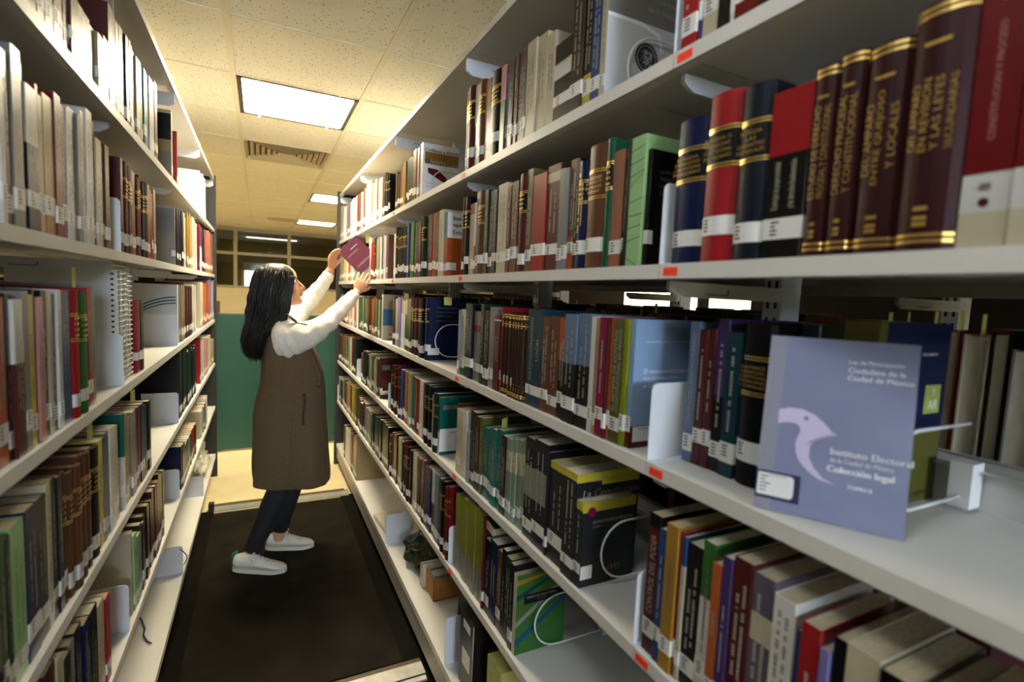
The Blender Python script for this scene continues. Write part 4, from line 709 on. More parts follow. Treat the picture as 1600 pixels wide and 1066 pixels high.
# sticky notes poking out of rear books and rear face volumes with fore-edges to us
def rear_book(x, y, w, h, D, z, col, note, label, pages=True):
    root = empty('book', (x, y, z+.001)); tag(root, label, 'book', 'rear-facing books behind the third right shelf')
    mb = MB(); c = cm(col, True); mb.box(0, .003, -w/2, w/2, 0, h, c) if False else None
    mb.box(0, D, -w/2, -w/2+.0025, 0, h, c); mb.box(0, D, w/2-.0025, w/2, 0, h, c); mb.box(D-.0025, D, -w/2, w/2, 0, h, c); mb.build('cover', root)
    mb = MB(); mb.box(.004, D-.003, -w/2+.0026, w/2-.0026, .003, h-.003, PAGEW); mb.build('page_block', root)
    if note:
        mb = MB(); mb.box(.012, .024, -.0002, .0002, h-.02, h+.03, NOTE); mb.build('page_marker', root)
rnd = random.Random(5); y = .50; k = 0
for w, c in ((.034, 'wht'), (.022, 'brn'), (.040, 'gry'), (.018, 'dre'), (.030, 'crm'), (.020, 'blk'), (.036, 'gry'), (.024, 'wht'), (.028, 'tan'), (.03, 'gry'), (.026, 'brn')):
    y -= w+.003; k += 1
    rear_book(.935, y+w/2, w, .225+rnd.uniform(-.012, .012), .17, Rz[4], c, k % 2 == 1 or k == 4, '%s-covered book with page edges turned to camera, %s behind the lilac booklet' % (PAL[c][1], ordinal(k)))
# rear rows of the double-sided right stack and of the stack behind it, seen dark through the gaps; left rows are unseen light blockers
mb = MB(); rnd = random.Random(9)
for xb, rows_ in ((.945, (2, 3, 5, 6)), (.945, (4,)), (1.24, (3, 5)), (1.24, (4,)), (-.94, (2, 3, 4, 5, 6, 7)), (-.46, (2, 3, 4, 5, 6))):
    for n in rows_:
        y = (.66 if (xb < 1 and n == 4) else .30 if xb < 1 else .02); ymax = 4.2
        if xb > 1: ymax = 3.9
        if xb < 0: y = -.28
        if xb > -.5 and xb < 0: ymax = .55
        while y < ymax:
            w = rnd.uniform(.02, .05); h = rnd.uniform(.19, .25)
            if rnd.random() < .06 or (xb > 1 and n == 4 and rnd.random() < .1): y += .05
            jx = any(abs(y+w/2-b_) < w/2+.022 for b_ in BY)
            c = cm(rnd.choice(['blk', 'dbr', 'brn', 'mar', 'nav', 'dgn', 'nbl', 'tan', 'gry', 'och', 'dre', 'dbr', 'blk']), True); D = rnd.uniform(.14, .17)
            z = (Rz if xb > 0 else Lz)[n]+.001
            mb.box(xb, xb+D, y, y+w-.002, z, z+h, c); mb.box(xb+.002, xb+D-.003, y+.002, y+w-.004, z+h, z+h+.0004, PAGE)
            if rnd.random() < .12: mb.box(xb+.01, xb+.02, y+w/2, y+w/2+.0004, z+h, z+h+.025, NOTE)
            y += w
o = mb.build('background_books'); tag(o, 'dark rows of books on the far sides of the right stacks, glimpsed through gaps', 'books', None, 'stuff')
# ------------------------------------------------------------------ comb-bound volumes on the left
PLW = mat('plastic_white', (.66, .66, .64), .3); COMB = mat('comb_white', (.74, .73, .68), .3)
def comb_book(y, w, h, D, label, lead=False):
    root = empty('comb_bound_report', (LX-.012, y+w/2, TOPZ_L[4]+.001), pi/2); tag(root, label, 'report', 'comb-bound reports on the third left shelf')
    mb = MB(); mb.box(-w/2, -w/2+.0006, 0.006, D, 0, h, PLW); mb.box(w/2-.0006, w/2, .006, D, 0, h, PLW); mb.build('cover', root)
    mb = MB(); mb.box(-w/2+.0008, w/2-.0008, .010, D-.002, .001, h-.001, PAGEW); mb.build('page_block', root)
    mb = MB(); n = 21
    for k in range(n):
        z = .01+(h-.02)*k/(n-1); pts = []
        for q in range(15):
            a = -pi*.1+q/14*pi*1.75+pi*.55; pts.append((math.cos(a)*(w/2+.001), .008+math.sin(a)*(.0085), z))
        mb.tube(pts, .0013, COMB, 6)
        if lead: mb.box(-w/2-.0003, -w/2, .014, .020, z-.0025, z+.0025, SLOT)
    mb.build('comb_binding', root)
    return root
comb_book(1.560, .040, .282, .215, 'white comb-bound report nearest camera on the third left shelf, punched cover showing', True)
comb_book(1.604, .034, .284, .215, 'white comb-bound report second in the row of three, left stack')
comb_book(1.642, .050, .278, .21, 'white comb-bound report beside the slim red book, left stack')
# sticky notes on left rows
def note(x, y, z, label, rot=0, w=.016, h=.04):
    mb = MB(); mb.box(-w/2, w/2, -.0003, .0003, 0, h, NOTE); o = mb.build('page_marker', None, (x, y, z), rot); tag(o, label, 'sticky note', 'yellow page markers'); return o
note(-.33, 1.36, Lz[5]+.235, 'yellow page marker sticking up from a brown volume, fourth left shelf', 1.2)
note(-.335, 1.80, Lz[5]+.215, 'yellow page marker above the maroon book, fourth left shelf', 1.2, .02, .045)
note(-.33, 1.285, Lz[4]+.22, 'long yellow page marker above the grey book, third left shelf', 1.4, .012, .06)
note(.60, 2.30, Rz[4]+.20, 'pale yellow marker above the maroon volume, third right shelf', 0, .02, .05)
note(.62, 1.78, Rz[4]+.215, 'square yellow note standing above the navy book, third right shelf', 0, .03, .03)
note(.60, 1.22, Rz[5]+.215, 'yellow marker leaning above grey-green volumes, fourth right shelf', .6, .03, .03)
note(.585, 3.72, Rz[4]+.20, 'yellow marker at the far end of the third right shelf', 0, .03, .06)
note(.585, 3.18, Rz[3]+.225, 'yellow marker behind the held maroon book', 0, .025, .055)
# loose papers book lying on top of upright ones, fifth right shelf
root = empty('book', (.66, 1.30, Rz[6]+.245)); tag(root, 'open-edged dark book lying flat on top of others, fifth right shelf', 'book')
T = Matrix.Rotation(.12, 4, 'X')
mb = MB(); mb.box(-.08, .09, -.085, .085, .024, .027, cm('dgn'), T); mb.box(-.08, .09, -.085, .085, 0, .002, cm('oli'), T); mb.build('cover', root)
mb = MB(); mb.box(-.083, .086, -.082, .082, .0022, .0238, PAGE, T); mb.build('page_block', root)
# ------------------------------------------------------------------ bottom right shelf
zb = Rz[7]+.001
def boxfile(x0, x1, y0, y1, h, c, label, spine=True, cat='binder'):
    root = empty('box_file', ((x0), (y0+y1)/2, zb)); tag(root, label, cat)
    m = mat('file_'+c, PAL[c][0], .35, bump=.2, bump_s=500); L = (y1-y0)/2; D = x1-x0
    mb = MB(); pts = [(0+.003*math.cos(a)*0, 0) for a in (0,)]
    prof = [(D, -L), (.006, -L), (.0, -L+.012), (0, L-.012), (.006, L), (D, L)]
    mb.prism(prof, 0, h, m, 'z'); mb.build('case', root)
    mb = MB()
    mb.tube([(-.001, -L+.014, 0.004), (-.001, -L+.014, h-.004)], .0012, ALU, 6); mb.build('edge_trim', root)
    mb = MB(); mb.box(-.0012, -.0004, -L*.45, L*.45, h*.30, h*.52, STICK); mb.box(-.0012, -.0004, -L*.4, L*.4, h*.8, h*.9, STICK); mb.build('spine_label', root)
    return root
boxfile(.59, .82, 1.335, 1.475, .255, 'blk', 'large black binder with metal edge trim on the bottom right shelf')
root = empty('notebook', (.60, 1.22, zb)); tag(root, 'yellow-green spiral notebook beside the black binder, bottom right shelf', 'notebook')
mb = MB(); mb.box(0, .19, -.045, .045, 0, .22, mat('notebook_lime', hexc('#b4b468'), .6, noise_s=30)); mb.build('cover', root)
mb = MB()
for q in range(16):
    x = .01+q*.011; mb.tube([(x, .05, .212), (x, .052, .224), (x, .044, .228), (x, .04, .218)], .0012, DARK, 5)
mb.build('spiral', root)
# carton with papers
root = empty('carton', (.64, 1.97, zb)); tag(root, 'small brown cardboard carton full of papers on the bottom right shelf', 'box')
CB = mat('cardboard', hexc('#b07a3e'), .85, noise_s=30, noise_a=.12)
mb = MB()
for (a, b, c, d) in ((0, .14, -.075, -.073), (0, .14, .073, .075), (0, .002, -.075, .075), (.138, .14, -.075, .075)): mb.box(a, b, c, d, 0, .095, CB)
mb.box(0, .14, -.075, .075, 0, .002, CB); mb.build('carton_body', root)
mb = MB(); rnd = random.Random(3)
for q in range(26):
    y = -.07+q*.0054; t = rnd.uniform(-.006, .004); mb.box(.004-.02*(q > 18), .132, y, y+.0035, .003, .108+t, PAGEW if q % 5 else GREYP)
mb.build('papers', root)
root = empty('box_file', (.70, 1.72, zb)); tag(root, 'dark upright box file with paper label behind the carton', 'binder')
mb = MB(); mb.box(0, .15, -.05, .05, 0, .24, cm('dgn', True)); mb.build('case', root)
mb = MB(); mb.box(-.0008, -.0001, -.025, .025, .14, .18, cm('tan')); mb.build('spine_label', root)
root = empty('bag', (.68, 2.22, zb)); tag(root, 'dark green glossy plastic bag slumped on the bottom right shelf', 'bag')
def lump(mb, c, r, m, seed, rough=.25, n=20, zc=0):
    rows = []
    for a in range(n+1):
        th = pi*a/n; row = []
        for b_ in range(2*n):
            ph = pi*b_/n; d = Vector((math.sin(th)*math.cos(ph), math.sin(th)*math.sin(ph), math.cos(th)))
            k = 1+rough*noise.noise(d*2.2+Vector((seed, 0, 0)))+rough*.5*noise.noise(d*6+Vector((0, seed, 0)))
            p = Vector((d.x*r[0], d.y*r[1], d.z*r[2]))*k+Vector(c); p.z = max(p.z, zc); row.append(tuple(p))
        rows.append(row)
    mb.grid(rows, m, True, True)
mb = MB(); lump(mb, (.02, 0, .05), (.09, .14, .06), mat('bag_green', hexc('#232b14'), .22), 3, .35, 22, .0005); mb.build('bag_body', root)
def papers(x, y, label, n, w, l, rot=0, side='R'):
    root = empty('paper_pile', (x, y, (Rz if side == 'R' else Lz)[7]+.0008), rot); tag(root, label, 'papers'); mb = MB(); rnd = random.Random(n)
    for q in range(n):
        T = Matrix.Rotation(rnd.uniform(-.06, .06), 4, 'Z'); z = q*.0016; mb.box(-w/2+rnd.uniform(-.004, .004), w/2, -l/2, l/2, z, z+.0012, PAGEW if q % 4 else cm('wht'), T)
    mb.build('sheets', root)
papers(.655, 2.66, 'stack of loose white pamphlets on the bottom right shelf', 16, .15, .22, .1)
# crumpled clear bag on left bottom shelf, dark strap
root = empty('plastic_bag', (-.375, 3.87, Lz[7]+.001)); tag(root, 'crumpled translucent white plastic bag on the far left bottom shelf', 'bag')
PB = mat('clear_plastic', (.72, .68, .56), .25); PB.node_tree.nodes['Principled BSDF'].inputs['Transmission Weight'].default_value = .35
mb = MB(); lump(mb, (0, 0, .075), (.055, .26, .085), PB, 8, .55, 30, .0005); mb.build('bag_body', root)
mb = MB(); pts = []
ctl = [(-.52, 2.22, .0), (-.47, 2.24, .004), (-.42, 2.235, .010), (-.395, 2.19, .004), (-.375, 2.13, .002), (-.372, 2.09, .002), (-.355, 2.05, .002), (-.335, 2.025, .003)]
for i in range(len(ctl)-1):
    for q in range(5):
        t = q/5; p = Vector(ctl[i]).lerp(Vector(ctl[i+1]), t); pts.append((p.x, p.y, p.z+Lz[7]+.003))
mb.tube(pts, .0028, DARK, 6, flat=((0, 0, 1), .4)); o = mb.build('strap'); tag(o, 'thin black strap trailing over the empty left bottom shelf', 'strap')
mb = MB(); pts = []
for q in range(14): a = q/13; pts.append((-.300+.018*math.sin(a*pi), 2.42+.10*a, .33-.12*a+.0))
mb.tube(pts, .0018, DARK, 6); o = mb.build('cord'); tag(o, 'short dark cord loop hanging from the fifth left shelf', 'cord')
# ------------------------------------------------------------------ room
CZ = 2.4616
def tile_mat():
    m = bpy.data.materials.new('ceiling_tile'); m.use_nodes = True; nt = m.node_tree; b = nt.nodes['Principled BSDF']; b.inputs['Roughness'].default_value = .9
    tc = nt.nodes.new('ShaderNodeTexCoord'); v = nt.nodes.new('ShaderNodeTexVoronoi'); v.inputs['Scale'].default_value = 84; v.feature = 'F1'
    n = nt.nodes.new('ShaderNodeTexNoise'); n.inputs['Scale'].default_value = 120; n.inputs['Detail'].default_value = 3
    mp = nt.nodes.new('ShaderNodeMapping'); mp.inputs['Scale'].default_value = (1, .55, 1)
    nt.links.new(tc.outputs['Object'], mp.inputs[0]); nt.links.new(mp.outputs[0], v.inputs['Vector']); nt.links.new(mp.outputs[0], n.inputs['Vector'])
    mr = nt.nodes.new('ShaderNodeMapRange'); mr.inputs[1].default_value = .13; mr.inputs[2].default_value = .24; nt.links.new(v.outputs['Distance'], mr.inputs[0])
    n2 = nt.nodes.new('ShaderNodeMath'); n2.operation = 'GREATER_THAN'; n2.inputs[1].default_value = .55; nt.links.new(n.outputs[0], n2.inputs[0])
    mxn = nt.nodes.new('ShaderNodeMath'); mxn.operation = 'MAXIMUM'; nt.links.new(mr.outputs[0], mxn.inputs[0]); nt.links.new(n2.outputs[0], mxn.inputs[1])
    n3 = nt.nodes.new('ShaderNodeTexNoise'); n3.inputs['Scale'].default_value = 1.3; nt.links.new(tc.outputs['Object'], n3.inputs['Vector'])
    c = nt.nodes.new('ShaderNodeMix'); c.data_type = 'RGBA'; c.inputs[6].default_value = (.20, .15, .08, 1); c.inputs[7].default_value = (.84, .80, .66, 1); nt.links.new(mxn.outputs[0], c.inputs[0]); nt.links.new(c.outputs[2], b.inputs['Base Color'])
    bp = nt.nodes.new('ShaderNodeBump'); bp.inputs['Distance'].default_value = .002; bp.inputs['Strength'].default_value = .5; nt.links.new(mxn.outputs[0], bp.inputs['Height']); nt.links.new(bp.outputs[0], b.inputs['Normal'])
    return m
TM = tile_mat(); TB = mat('ceiling_bar', (.74, .68, .50), .5)
GX0, GS, GY0, GT = -.12, .6081, 2.2906, .6119
mb = MB(); lamps = {(0, 1): LAMP_WARM, (1, 6): LAMP_FAR, (1, 10): LAMP_FAR, (-3, 6): LAMP_FAR, (-5, 1): FILL_SIDE, (4, 3): FILL_SIDE, (4, 8): LAMP_FAR,
                    (-1, -4): FILL_COOL, (-5, 8): LAMP_FAR, (-3, 11): LAMP_FAR, (3, -3): FILL_COOL}  # cool and side cells hold added fill panels
vent = (0, 3); YEND = 10.4
for i in range(-8, 12):
    for j in range(-11, 14):
        if (i, j) in lamps or (i, j) == vent: continue
        x, y = GX0+i*GS, GY0+j*GT; y1 = min(y+GT, YEND)
        if y1 <= y: continue
        mb.box(x+.011, x+GS-.011, y+.006, y1-.006, CZ+.004, CZ+.016, TM)
o = struct(mb.build('ceiling'))
mb = MB()
for i in range(-8, 13):
    x = GX0+i*GS; mb.box(x-.0125, x+.0125, GY0-11*GT, YEND, CZ-.002, CZ+.004, TB)
for j in range(-11, 14):
    y = GY0+j*GT
    if y < YEND: mb.box(GX0-8*GS, GX0+12*GS, y-.006, y+.006, CZ-.0012, CZ+.004, TB)
struct(mb.build('trim_1'))
mb = MB(); mb.box(GX0-8*GS, GX0+12*GS, GY0-11*GT, YEND+3.6, CZ+.08, CZ+.12, mat('slab', (.3, .28, .24), .9)); struct(mb.build('trim_2'))
nm = {(0, 1): 'bright square ceiling light panel above the aisle, nearest and largest', (1, 6): 'distant square ceiling light, farther up the right side, larger of two', (1, 10): 'smallest ceiling light panel near the end of the ceiling'}
for (i, j), c in lamps.items():
    x, y = GX0+i*GS, GY0+j*GT; root = empty('ceiling_light', (x+GS/2, y+GT/2, CZ)); a, b = GS/2-.013, GT/2-.008
    tag(root, nm.get((i, j), 'square recessed ceiling light panel outside the framed view, %s row, %s column' % (ordinal(j+12), ordinal(i+9))), 'ceiling light')
    mb = MB()
    for q in ((-a, -a+.022, -b, b), (a-.022, a, -b, b), (-a, a, -b, -b+.022), (-a, a, b-.022, b)): mb.box(*q, -.002, .03, mat('lamp_frame', (.05, .045, .035), .4))
    mb.box(-a, a, -b, b, .03, .07, mat('lamp_frame', (.05, .045, .035), .4)); mb.build('lamp_frame', root)
    warm = 'warm' if c is LAMP_WARM else 'far' if c is LAMP_FAR else 'side' if c is FILL_SIDE else 'cool_fill'; e = {'warm': LAMP_E, 'side': FILL_SIDE_E, 'far': LAMP_FAR_E, 'cool_fill': FILL_COOL_E}[warm]
    mb = MB(); mb.box(-a+.022, a-.022, -b+.022, b-.022, .012, .018, mat('diffuser_'+warm, (.8, .8, .8), .6, emit=c, es=e)); mb.build('diffuser', root)
    if (i, j) == (0, 1):
        mb = MB()
        for q in (-.19, .19): mb.box(q-.006, q+.006, -b-.002, -b+.01, -.012, .0, STEEL); mb.box(q-.006, q+.006, b-.01, b+.002, -.012, 0, STEEL)
        mb.build('clip', root)
# air vent
x, y = GX0+vent[0]*GS, GY0+vent[1]*GT; root = empty('air_vent', (x+GS/2, y+GT/2, CZ)); tag(root, 'square cream louvred air vent in the ceiling beyond the light panel', 'air vent')
VC = mat('vent_cream', (.60, .52, .34), .5)
mb = MB(); mb.box(-.29, .29, -.29, .29, .03, .034, mat('vent_dark', (.12, .10, .06), .8)); mb.build('backing', root)
mb = MB()
for k in range(7):
    a = .29-k*.038; 
    for s1 in (-1, 1):
        mb.prism([(s1*a, 0), (s1*(a-.020), .022), (s1*(a-.022), .022), (s1*(a-.003), 0)], -a, a, VC, 'y'); mb.prism([(s1*a, 0), (s1*(a-.020), .022), (s1*(a-.022), .022), (s1*(a-.003), 0)], -a, a, VC, 'x')
mb.build('louvre', root)
# smoke detector like ring
root = empty('ceiling_diffuser', (.32, 8.6, CZ)); tag(root, 'round pale ceiling diffuser far down the room', 'air vent')
mb = MB()
for rr_ in (.10, .16, .22): mb.tube([(rr_*math.cos(q*pi/14), rr_*.9*math.sin(q*pi/14), -.004) for q in range(29)], .008, VC, 6, caps=False)
mb.build('ring', root)
# floor, mat, rails
FLOORM = mat('floor_cream', hexc('#dccba0'), .42, noise_s=6, noise_a=.06)
mb = MB(); mb.box(-6, 8, -5, 14, -.05, 0, FLOORM); struct(mb.build('floor'))
MATM = mat('aisle_mat', (.011, .008, .005), .6, noise_s=7, noise_a=.45, bump=.3, bump_s=90, spec=.06)
mb = MB(); mb.box(-.262, .502, 1.835, 3.555, 0, .006, MATM); o = mb.build('aisle_mat'); tag(o, 'dark brown rubber mat covering the aisle floor, where the woman stands', 'mat')
mb = MB(); mb.box(-.262, .502, -1.2, 1.60, 0, .006, MATM); o = mb.build('aisle_mat'); tag(o, 'dark mat piece nearer the camera than the metal rail', 'mat')
RC = mat('rail_recess', (.006, .005, .004), .7, spec=.05)  # shade of the recess under the shelf bases is put into this black
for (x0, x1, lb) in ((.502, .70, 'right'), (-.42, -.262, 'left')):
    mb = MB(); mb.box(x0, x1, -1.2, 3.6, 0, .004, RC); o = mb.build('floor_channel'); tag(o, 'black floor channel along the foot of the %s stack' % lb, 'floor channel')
def crossrail(y0, y1, lb):
    root = empty('floor_rail', (.12, y0, 0)); tag(root, lb, 'rail'); w = y1-y0
    mb = MB(); mb.box(-.38, .44, 0, w*.22, 0.0045, .012, ALU); mb.box(-.385, .445, w*.34, w, .0045, .010, ALU); mb.build('rail_strip', root)
    mb = MB(); mb.box(-.385, .445, w*.22, w*.34, .0045, .006, DARK); mb.box(-.385, .445, w, w+.022, .0045, .0085, mat('rail_brown', (.10, .06, .03), .4)); mb.build('rail_groove', root)
crossrail(1.70, 1.80, 'metal floor rail crossing the aisle at the near edge of the mat')
crossrail(3.575, 3.655, 'pale metal threshold rail at the far edge of the mat')
mb = MB(); mb.box(-.285, .545, 3.70, 3.712, 0, .006, mat('rail_brown', (.10, .06, .03), .4)); o = mb.build('floor_seam'); tag(o, 'thin brown seam strip on the cream floor past the threshold', 'trim strip')
mb = MB(); mb.box(-.293, -.262, 3.60, 3.645, .006, .05, DARK); o = mb.build('rail_stop'); tag(o, 'small black stop block at the left end of the threshold', 'stop')
# teal partition
TE = mat('teal_laminate', hexc('#124032'), .45, noise_s=5, noise_a=.04)
root = empty('partition', (.2, 4.9, 0)); tag(root, 'low teal partition panel across the far end of the aisle', 'partition')
mb = MB(); mb.box(-1.6, 1.6, 0, .035, .02, 1.185, TE); mb.build('panel', root)
mb = MB(); mb.box(-1.62, 1.62, -.004, .039, 1.185, 1.197, mat('teal_trim', (.03, .10, .08), .4)); mb.build('top_rail', root)
mb = MB(); mb.box(-.335-.2, -.31-.2, .05, .10, 0, 1.30, mat('post_brown', hexc('#4a2a20'), .5)); o = mb.build('post', None, (.2, 4.9, 0)); tag(o, 'short dark brown post just behind the teal partition', 'post')
# glazed wall and the office behind
FRM = mat('partition_frame', hexc('#a39a7c'), .45)
WL = mat('wall_cream', hexc('#d8cba4'), .8, noise_s=3, noise_a=.04); WB = mat('wall_tan', hexc('#a08a58'), .8, noise_s=3, noise_a=.05)
mb = MB(); mb.box(-5, 7.2, 10.42, 10.50, 0, 1.40, WL); struct(mb.build('wall_far'))
mb = MB(); mb.box(-5, 7.2, 10.40, 10.46, 2.40, 2.47, FRM); mb.box(-5, 7.2, 10.40, 10.46, 1.98, 2.03, FRM); mb.box(-5, 7.2, 10.40, 10.46, 1.39, 1.43, FRM)
for x in (-2.16, -1.28, -.40, .48, 1.36, 2.24, 3.1): mb.box(x-.03, x+.03, 10.398, 10.462, 1.43, 2.4, FRM)
struct(mb.build('window_1'))
GL = mat('office_glass', (.9, .95, .9), .02); GL.node_tree.nodes['Principled BSDF'].inputs['Transmission Weight'].default_value = 1; GL.node_tree.nodes['Principled BSDF'].inputs['IOR'].default_value = 1.1
mb = MB(); mb.box(-5, 7.2, 10.425, 10.430, 1.43, 2.4, GL); struct(mb.build('window_2'))
mb = MB(); mb.box(-5, 7.2, 13.6, 13.7, 0, 1.95, mat('wall_brown', hexc('#83703f'), .8)); mb.box(-5, 7.2, 13.6, 13.7, 1.95, 2.6, WB); struct(mb.build('wall_office'))
mb = MB(); mb.box(-5, 7.2, 10.5, 13.7, CZ+.005, CZ+.02, WB); struct(mb.build('ceiling_office'))
WE = mat('daylight_pane', (.8, .8, .8), .4, emit=(.85, .95, 1), es=3.2)
mb = MB(); mb.box(-.33, .06, 13.57, 13.585, 1.25, 1.78, WE); mb.box(-.36, .55, 13.56, 13.6, 1.80, 1.98, mat('blind', (.5, .5, .42), .6)); struct(mb.build('window_3'))
root = empty('ceiling_light', (.22, 12.0, CZ)); tag(root, 'dim fluorescent fixture in the office behind the glazed wall', 'ceiling light')
mb = MB(); mb.box(-.55, .55, -.12, .12, -.02, .0, FRM); mb.build('lamp_frame', root)
mb = MB(); mb.box(-.48, .48, -.08, .08, -.03, -.021, mat('diffuser_dim', (.8, .8, .8), .5, emit=(1, .97, .9), es=1.6)); mb.build('diffuser', root)
# side walls: warm lit windows far right; rear wall with a window behind the camera
mb = MB(); mb.box(3.6, 3.7, -4.5, 10.5, 0, 2.6, mat('wall_wood', hexc('#0a0603'), .8, spec=.05, noise_s=4, noise_a=.2)); struct(mb.build('wall_right'))  # dimness beyond the stacks is put into this wall's near-black colour
mb = MB(); mb.box(-5.1, -5, -4.5, 10.5, 0, 2.6, WL); struct(mb.build('wall_left'))
mb = MB(); mb.box(-5, 3.7, -4.5, -4.4, 0, 2.6, WL); struct(mb.build('wall_rear'))
WW = mat('window_glow', (.8, .8, .8), .4, emit=(1.0, .86, .55), es=1.6)
mb = MB()
for a, b_ in ((3.77, 4.45), (3.42, 3.66), (2.85, 3.27)): mb.box(3.585, 3.598, a, b_, 1.38, 2.2, WW)
struct(mb.build('window_4'))
mb = MB(); mb.box(-.55, .60, -4.39, -4.36, 1.75, 2.38, mat('rear_daylight', (.8, .8, .8), .4, emit=(.66, .80, 1.0), es=44))
struct(mb.build('window_5'))
# ------------------------------------------------------------------ the woman
SKIN = mat('skin', hexc('#cc9470'), .5); SKIN.node_tree.nodes['Principled BSDF'].inputs['Subsurface Weight'].default_value = .12
SKIN.node_tree.nodes['Principled BSDF'].inputs['Subsurface Radius'].default_value = (.02, .008, .004)
HAIRM = mat('hair_black', (.008, .0055, .004), .42, noise_s=18, noise_a=.5, aniso=(8, 8, .6), spec=.35)
KNIT = mat('sweater_white', hexc('#e9e4d6'), .95, noise_s=160, noise_a=.10, bump=1.0, bump_s=380)
COAT = mat('coat_brown', hexc('#66553f'), .95, noise_s=220, noise_a=.22, bump=.7, bump_s=500, spec=.15)
LEG = mat('leggings_black', (.008, .008, .009), .75)
SHOE = mat('shoe_white', hexc('#e4dfd2'), .5); SOLE = mat('sole_white', hexc('#d8d0bc'), .6); SGRN = mat('heel_green', hexc('#1f8a4c'), .5)
LIP = mat('lip', hexc('#a8564e'), .4); EYE = mat('eye_white', (.7, .66, .6), .2)
def ell(cx, cy, z, rx, ry, n=28, p=2.2, tilt=0):
    out = []
    for k in range(n):
        a = 2*pi*k/n; c, s = math.cos(a), math.sin(a)
        out.append((cx+rx*math.copysign(abs(c)**(2/p), c), cy+ry*math.copysign(abs(s)**(2/p), s), z+tilt*c*rx))
    return out
PY = 2.86
woman = empty('person', (.07, 2.83, .006)); tag(woman, 'woman in brown sleeveless coat and white sweater reaching for a book, seen in profile', 'person')
IW = Matrix.Translation(-Vector((.07, 2.83, .006)))
def wb(mb, name, rm=0, parent=woman, smooth=True, sub=0):
    o = mb.build(name, parent); o.data.transform(IW)
    if rm:
        m = o.modifiers.new('r', 'REMESH'); m.mode = 'VOXEL'; m.voxel_size = rm; m.use_smooth_shade = True
        s = o.modifiers.new('s', 'SMOOTH'); s.iterations = 3 if rm < .0038 else 2; s.factor = .5
        dg = bpy.context.evaluated_depsgraph_get(); me = bpy.data.meshes.new_from_object(o.evaluated_get(dg)); mats = list(o.data.materials)
        o.modifiers.clear(); o.data = me
        if not len(me.materials):
            for q in mats: me.materials.append(q)
    else: tidy(o)
    return o
body = MB()
# head, in its own frame: +x face forward, z up, chin -.112, crown +.11
HT = Matrix.Translation((.088, PY, 1.452)) @ Matrix.Rotation(math.radians(-10), 4, 'Z') @ Matrix.Rotation(math.radians(-12), 4, 'Y')
lv = [(-.112, .040, .078, .020), (-.106, .018, .086, .034), (-.095, -.005, .088, .046), (-.080, -.030, .086, .056), (-.065, -.055, .088, .062), (-.05, -.072, .088, .066), (-.03, -.084, .089, .070), (-.01, -.090, .087, .073),
      (.01, -.093, .084, .075), (.03, -.094, .090, .076), (.05, -.090, .089, .074), (.07, -.080, .080, .068), (.09, -.062, .062, .056), (.105, -.036, .036, .036), (.111, -.012, .014, .014)]
body.grid([ell((a+b)/2, 0, z, (b-a)/2, w, 32, 2.2) for z, a, b, w in lv], SKIN, True, True, HT, True)
def blob(mb, c, r, m, T=None, n=10):
    mb.grid([[(c[0]+r[0]*math.sin(pi*a/n)*math.cos(pi*b/n), c[1]+r[1]*math.sin(pi*a/n)*math.sin(pi*b/n), c[2]+r[2]*math.cos(pi*a/n)) for b in range(2*n)] for a in range(n+1)], m, True, True, T)
body.tube([(.086, 0, .012), (.094, 0, -.006), (.104, 0, -.022), (.109, 0, -.030), (.098, 0, -.038)], [.006, .008, .010, .011, .008], SKIN, 10, HT)
for s in (-1, 1): blob(body, (.096, s*.010, -.034), (.008, .007, .006), SKIN, HT); blob(body, (-.012, s*.076, -.006), (.014, .008, .028), SKIN, HT); blob(body, (.060, s*.036, -.034), (.024, .022, .022), SKIN, HT)
blob(body, (.088, 0, -.055), (.010, .020, .006), SKIN, HT); blob(body, (.086, 0, -.066), (.010, .017, .006), SKIN, HT); blob(body, (.080, 0, -.094), (.013, .018, .014), SKIN, HT)
body.tube([(.070, PY, 1.42), (.075, PY, 1.36), (.082, PY+.002, 1.30), (.095, PY, 1.24)], [.050, .047, .048, .065], SKIN, 16)
# torso, hips, legs
body.grid([ell(x, PY, z, rx, ry, 24, 2.4) for z, x, rx, ry in ((.74, .12, .09, .14), (.84, .13, .105, .165), (.95, .14, .09, .13), (1.05, .14, .095, .135), (1.15, .13, .095, .155), (1.22, .11, .07, .15), (1.26, .10, .04, .08))], SKIN, True, True, None, True)
LN = [(.12, 2.80, .78), (.13, 2.78, .60), (.115, 2.77, .46), (.06, 2.77, .33), (.005, 2.775, .20), (-.035, 2.78, .10), (-.04, 2.78, .06)]
LF = [(.13, 2.92, .78), (.16, 2.93, .60), (.165, 2.935, .45), (.145, 2.94, .33), (.115, 2.945, .20), (.098, 2.945, .11), (.098, 2.945, .06)]
LRd = [.082, .072, .056, .053, .042, .034, .036]
body.tube(LN, LRd, SKIN, 16); body.tube(LF, LRd, SKIN, 16)
